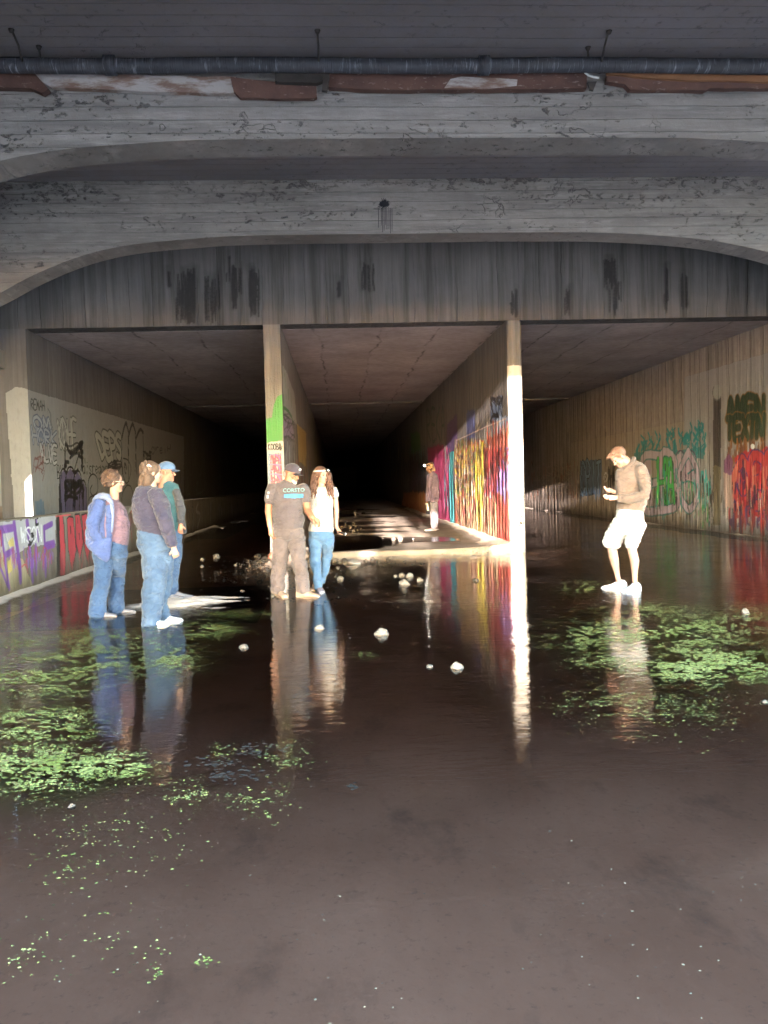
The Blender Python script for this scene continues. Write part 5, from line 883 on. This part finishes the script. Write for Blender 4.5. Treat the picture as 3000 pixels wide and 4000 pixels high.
strip('wristband', [q+Vector((.03*math.cos(a)*.9, .03*math.sin(a), -.03*math.cos(a)*.6+.006)) for a in np.linspace(0, 6.28, 13)], .004, M['blk'], A.root)
shoe(gn, 28, .31, M['tan'], M['solew'], A.root, .12); shoe(gf, 66, .32, M['tan'], M['solew'], A.root, .12)
A.done(M['skin3'])
# ---- 5 girl with the headlamp
A = Person('girl with long curly brown hair and a headlamp, white T-shirt and blue jeans', 1246, 2306)
fr = frame(42, 4); hc = A.P(1255, 1857); k = .97; gn = gy(1246, 2312); gf = gy(1232, 2286); gn, gf = A.near(gn), A.near(gf); dn, df = gn[1]-A.Y, gf[1]-A.Y
A.skin([(1256, 1918, 22, .8), (1256, 1895, 14), (1255, 1875, 14)], [(1243, 2284, 10, 1, dn), (1245, 2304, 9, 1, dn)], [(1258, 2262, 9, 1, df), (1244, 2278, 8, 1, df)], [(1309, 1930, 10, 1), (1311, 1952, 9.5, 1, -.02), (1315, 1994, 9, 1, -.02), (1314, 2040, 7.5, 1, -.06), (1315, 2060, 6.5, 1, -.08)], [(1204, 1932, 10, 1), (1201, 1957, 9.5, 1, -.02), (1197, 2002, 9, 1, -.04), (1216, 2028, 7.5, 1, -.12), (1224, 2032, 6.8, 1, -.15)])
head(A.bm, hc, fr, k); hand(A.bm, A.P(1316, 2062, -.08), (.45, -.25, -.8), (.6, -.3, .4), 1, .55, .92); hand(A.bm, A.P(1224, 2034, -.15), (.8, -.2, -.4), (0, .6, -.6), -1, .9, .92); face(hc, fr, k, A.root); f, s_, u = fr
sh = A.wear('shirt', cloth('white_jersey', (.449, .415, .408), .006), [[(1256, 1903, 16, .9), (1256, 1912, 38, .55), (1256, 1928, 47, .52), (1257, 1960, 45, .62), (1257, 2000, 44, .68), (1256, 2045, 48, .7), (1255, 2074, 50, .7)], [(1298, 1914, 19, 1), (1310, 1938, 15, 1, -.01)], [(1214, 1914, 19, 1), (1203, 1940, 15, 1, -.01)]], .006)
M['faint'] = simple('faint_print', (.60, .46, .34), .8); M['lilac'] = simple('lilac_print', (.45, .40, .55), .8)
for (cx, cy, mt) in ((1248, 1962, 'faint'), (1262, 1958, 'faint'), (1256, 1972, 'faint'), (1238, 1938, 'lilac')):
    bm = bmesh.new(); bmesh.ops.create_circle(bm, cap_ends=True, segments=14, radius=1)
    for v in bm.verts: r = 6.5+3*mnoise.noise(Vector((v.co.x*2, v.co.y*2, cx))); v.co = A.P(cx+r*v.co.x*1.3, cy+r*v.co.y, -.3)
    me = bpy.data.meshes.new('p'); bm.to_mesh(me); bm.free(); on_cloth(me, sh, M[mt], 'print_patch')
A.wear('jeans', denim3, [[(1255, 2066, 47, .72), (1255, 2100, 50, .75)], [(1231, 2110, 29, 1), (1230, 2180, 22, 1, dn), (1239, 2240, 17, 1, dn), (1243, 2296, 16, 1.05, dn)], [(1279, 2110, 27, 1), (1277, 2170, 21, 1, df), (1268, 2225, 17, 1, df), (1256, 2272, 15, 1.05, df)]], .006)
bm = bmesh.new(); ellipsoid(bm, hc+u*.036-f*.022, fr, (.104, .088, .092)); 
for xs in ((1226, 1866), (1222, 1890), (1228, 1912), (1286, 1866), (1290, 1890), (1284, 1912)): ellipsoid(bm, A.P(xs[0], xs[1], random.uniform(-.04, .05)), fr, (.04, .035, .06), 2)
for n_ in range(150):
    sd = random.choice((-1, 1)); t0 = random.random(); x0 = 1256+sd*random.uniform(20, 33); y0 = random.uniform(1844, 1882); x1 = 1256+sd*random.uniform(19, 50); y1 = 1905+46*random.random()**.7; dd = random.uniform(-.08, .09); ph = random.uniform(0, 6); am = random.uniform(3, 6)
    ring_tube(bm, [(x0+(x1-x0)*(i/9)**.8+am*math.sin(ph+i*1.25), y0+(y1-y0)*i/9, 3.6-.2*i, 1., dd*min(1, .35+i*.2)-.02+.016*math.cos(ph+i*1.25)) for i in range(10)], A.Y, 6)
fused(bm, 'hair', hairmat('chestnut_curls', (.042, .018, .013), (.140, .070, .049)), A.root, .0045, 1)
band = [hc+u*.058+f*(.116*math.cos(a))+s_*(.100*math.sin(a))+u*(.012*math.cos(a)) for a in np.linspace(0, 2*math.pi, 29)]; bd = strip('headlamp_band', band, .011, M['patch'], A.root)
bm = bmesh.new(); ellipsoid(bm, hc+f*.122+u*.072, fr, (.022, .032, .022), 3); me = bpy.data.meshes.new('lamp'); bm.to_mesh(me); bm.free(); lb = link('headlamp', me, M['blk'], bd)
bm = bmesh.new(); ellipsoid(bm, hc+f*.138+u*.072, fr, (.010, .018, .013), 2); me = bpy.data.meshes.new('lens'); bm.to_mesh(me); bm.free(); M['lens'] = simple('lens', (.85, .85, .85), .1, .02); link('headlamp_lens', me, M['lens'], lb)
M['shoep'] = simple('mauve_trainer', (.180, .162, .198), .8, .2); shoe(gn, 14, .25, M['shoep'], M['white'], A.root); shoe(gf, -12, .25, M['soleo'], M['solew'], A.root)
q = A.P(1330, 2080, -.14); tl = empty('pocket_torch', tuple(q)); tag(tl, 'small black torch held in the hand of the girl with the headlamp', 'torch')
dv = Vector((.85, -.35, -.25)).normalized(); link('torch_tube', tube_mesh([q-dv*.03, q+dv*.045, q+dv*.05, q+dv*.075], [.013, .013, .020, .021], 14), M['blk'], tl); link('torch_lens', tube_mesh([q+dv*.0755, q+dv*.078], [.017, .015], 14), M['lens'], tl)
A.done(M['skin2'])
# ---- 6 man in white shorts looking at his hands
A = Person('man in a tan pullover and white shorts looking down at his hands in the sun', 2440, 2302)
fr = frame(-80, 42); hc = A.P(2417, 1785); k = 1.03; gn = gy(2421, 2290); gf = gy(2480, 2308); gn, gf = A.near(gn), A.near(gf); dn, df = gn[1]-A.Y, gf[1]-A.Y
A.skin([(2462, 1832, 28, .9), (2452, 1812, 22), (2434, 1795, 20)], [(2394, 2105, 22, 1, dn*.8), (2391, 2128, 20.5, 1, dn), (2392, 2150, 19.5, 1, dn), (2399, 2185, 18, 1, dn), (2409, 2235, 11.5, 1, dn), (2414, 2262, 10.5, 1, dn), (2420, 2284, 12, 1, dn)], [(2468, 2110, 22, 1, df*.8), (2467, 2135, 19.5, 1, df), (2470, 2155, 18, 1, df), (2479, 2190, 18, 1, df), (2479, 2240, 11.5, 1, df), (2480, 2280, 10.5, 1, df), (2480, 2302, 12, 1, df)], [(2450, 1946, 12, 1, -.22), (2412, 1944, 10.5, 1, -.2)], [(2412, 1927, 12, 1, .12), (2398, 1922, 10, 1, .05)])
head(A.bm, hc, fr, k); hand(A.bm, A.P(2408, 1944, -.2), (-1, .25, .02), (.1, .5, .8), 1, .35, 1.05); hand(A.bm, A.P(2396, 1921, .03), (-.95, -.25, .28), (.2, -.5, .8), -1, .3, 1.05); face(hc, fr, k, A.root); f, s_, u = fr
A.wear('pullover', cloth('tan_pullover', (.106, .078, .066), .006, .9, (.136, .100, .085)), [[(2456, 1808, 26, .9), (2462, 1822, 48, .8), (2466, 1845, 64, .66), (2467, 1890, 65, .64), (2468, 1945, 62, .66), (2465, 1985, 56, .7), (2463, 2003, 54, .72)], [(2502, 1832, 27, 1, -.12), (2519, 1890, 24, 1, -.19), (2518, 1934, 22, 1, -.21), (2470, 1946, 19, 1, -.22), (2416, 1945, 15, 1, -.2)], [(2432, 1845, 24, 1, .15), (2426, 1925, 20, 1, .2), (2406, 1926, 15, 1, .09)]], .009, 8)
A.wear('collar', cloth('tan_collar', (.106, .078, .066), .003), [[(2478, 1790, 7, 1.2, -.03), (2470, 1806, 8, 1.2, -.07), (2452, 1822, 7, 1.2, -.09), (2440, 1830, 5, 1, -.08)], [(2476, 1788, 8, 1.5, .05), (2452, 1812, 8, 1.5, .08)]], .002, voxel=.006)
A.wear('shorts', cloth('white_chino', (.36, .35, .345), .006, .9), [[(2462, 1995, 54, .76), (2458, 2040, 60, .78)], [(2430, 2045, 40, .95), (2400, 2095, 38, .95, dn*.7), (2390, 2122, 36, .95, dn)], [(2486, 2045, 38, .95), (2474, 2100, 32, .95, df*.7), (2466, 2132, 29, .95, df)]], .009, 8)
bm = bmesh.new(); vs = ellipsoid(bm, hc+u*.040-f*.018, fr, (.106, .086, .090)); 
for j in range(9): ellipsoid(bm, hc+u*(.10-.012*abs(j-4)*.5)+f*(.075+.01*(j % 2))+s_*(j-4)*.016, fr, (.035, .014, .02), 2)
fused(bm, 'hair', hairmat('ginger_brown_hair', (.07, .032, .02), (.17, .09, .055)), A.root, .006, 2)
M['shoew'] = simple('white_trainer', (.528, .520, .544), .7, .06); M['shoeb'] = simple('grey_blue_trainer', (.34, .38, .46), .7, .15)
shoe(gn, -92, .325, M['shoew'], M['white'], A.root, .11); shoe(gf, -62, .32, M['shoeb'], M['white'], A.root, .11)
A.done(M['skin2'])
# ---- 7 figure in the tunnel
A = Person('person in purple jacket and pale trousers by the pink wall inside the tunnel', 1694, 2070, .11)
fr = frame(-125, 8); hc = A.P(1678, 1826); k = 1.03; gn = gy(1694, 2072, .11); gf = gy(1702, 2064, .11); gn, gf = A.near(gn), A.near(gf); dn, df = gn[1]-A.Y, gf[1]-A.Y
A.skin([(1688, 1862, 13, .9), (1684, 1846, 9.5), (1680, 1835, 9)], [(1689, 1858, 18, .8), (1691, 1915, 19, .8), (1692, 1955, 17, .8)], [(1695, 2050, 5, 1, dn), (1695, 2064, 5, 1, dn)], [(1702, 2045, 5, 1, df), (1702, 2058, 5, 1, df)], [(1681, 1868, 8, 1, -.13), (1674, 1912, 6, 1, -.22), (1670, 1952, 4.5, 1, -.24), (1669, 1958, 4, 1, -.24)], [(1690, 1868, 7, 1, .2), (1684, 1912, 6, 1, .26), (1673, 1950, 4.5, 1, .26)])
head(A.bm, hc, fr, k); hand(A.bm, A.P(1669, 1959, -.24), (0, 0, -1), (1, 0, 0), 1, 1.1); hand(A.bm, A.P(1671, 1952, .26), (0, 0, -1), (1, 0, 0), -1, .6); face(hc, fr, k, A.root); f, s_, u = fr
A.wear('jacket', cloth('purple_grey_jacket', (.15, .115, .175), .004, .9, (.19, .145, .215)), [[(1686, 1846, 11, .9), (1688, 1858, 22, .85), (1690, 1880, 25, .85), (1691, 1920, 26, .9), (1690, 1952, 25, .9)], [(1682, 1866, 11, 1, -.14), (1674, 1910, 11, 1, -.23), (1671, 1954, 9, 1, -.25)], [(1690, 1866, 10, 1, .2), (1684, 1910, 10, 1, .26), (1674, 1948, 8, 1, .26)]], .005, 7, .011)
A.wear('trousers', cloth('pale_lilac_twill', (.252, .240, .300), .006), [[(1692, 1948, 19, .85), (1693, 1970, 18, .9)], [(1692, 1970, 14, 1, -.07), (1693, 2015, 13, 1, dn), (1695, 2060, 11, 1, dn)], [(1697, 1970, 14, 1, .08), (1700, 2015, 12, 1, df), (1702, 2056, 10, 1, df)]], .006, 7, .011)
bm = bmesh.new(); ellipsoid(bm, hc+u*.035-f*.02, fr, (.108, .09, .095)); ellipsoid(bm, hc-u*.05-f*.06, fr, (.055, .08, .08), 2)
for _ in range(24): ellipsoid(bm, hc+u*random.uniform(-.12, .1)-f*random.uniform(.05, .11)+s_*random.uniform(-.08, .08), fr, (.03, .03, .035), 2)
fused(bm, 'hair', hairmat('light_brown_hair', (.13, .075, .05), (.34, .22, .15)), A.root, .008, 2)
bd = strip('headlamp_band', [hc+u*.05+f*(.118*math.cos(a))+s_*(.102*math.sin(a))+u*(.02*math.cos(a)) for a in np.linspace(0, 2*math.pi, 25)], .012, M['blk'], A.root)
bm = bmesh.new(); ellipsoid(bm, hc+f*.125+u*.075, fr, (.026, .034, .026), 3); me = bpy.data.meshes.new('lamp'); bm.to_mesh(me); bm.free(); lb = link('headlamp', me, M['blk'], bd)
g = G('lit_lens'); e = g.n('Emission', Color=(1, .93, .8, 1), Strength=6.); g.t.links.new(e.outputs[0], g.out.inputs[0]); M['lit'] = g.m
bm = bmesh.new(); ellipsoid(bm, hc+f*.13+u*.075-s_*-.02, fr, (.026, .03, .022), 2); me = bpy.data.meshes.new('lens'); bm.to_mesh(me); bm.free(); link('headlamp_lens', me, M['lit'], lb)
M['shoed'] = simple('brown_canvas', (.13, .09, .08), .8); shoe(gn, -92, .33, M['shoed'], M['solew'], A.root); shoe(gf, -88, .33, M['shoed'], M['solew'], A.root)
q0, q1 = A.P(1667, 1964, -.27), A.P(1673, 1996, -.27); lt = empty('camp_lantern', tuple(q0)); tag(lt, 'grey metal lantern hanging from the hand of the person in purple', 'lantern')
d = (q1-q0).normalized(); link('lantern_body', tube_mesh([q0, q0+d*.01, q0+d*.03, q1-d*.03, q1-d*.008, q1], [.045, .062, .058, .060, .064, .05], 18), simple('brushed_steel', (.34, .32, .30), .35, .1, 8, .001, 60, .5, .8), lt); strip('lantern_handle', [q0+Vector((-.05, 0, -.01)), q0+Vector((-.03, 0, .055)), q0+Vector((.03, 0, .055)), q0+Vector((.05, 0, -.01))], .004, M['blk'], lt)

A.done(M['skin'])
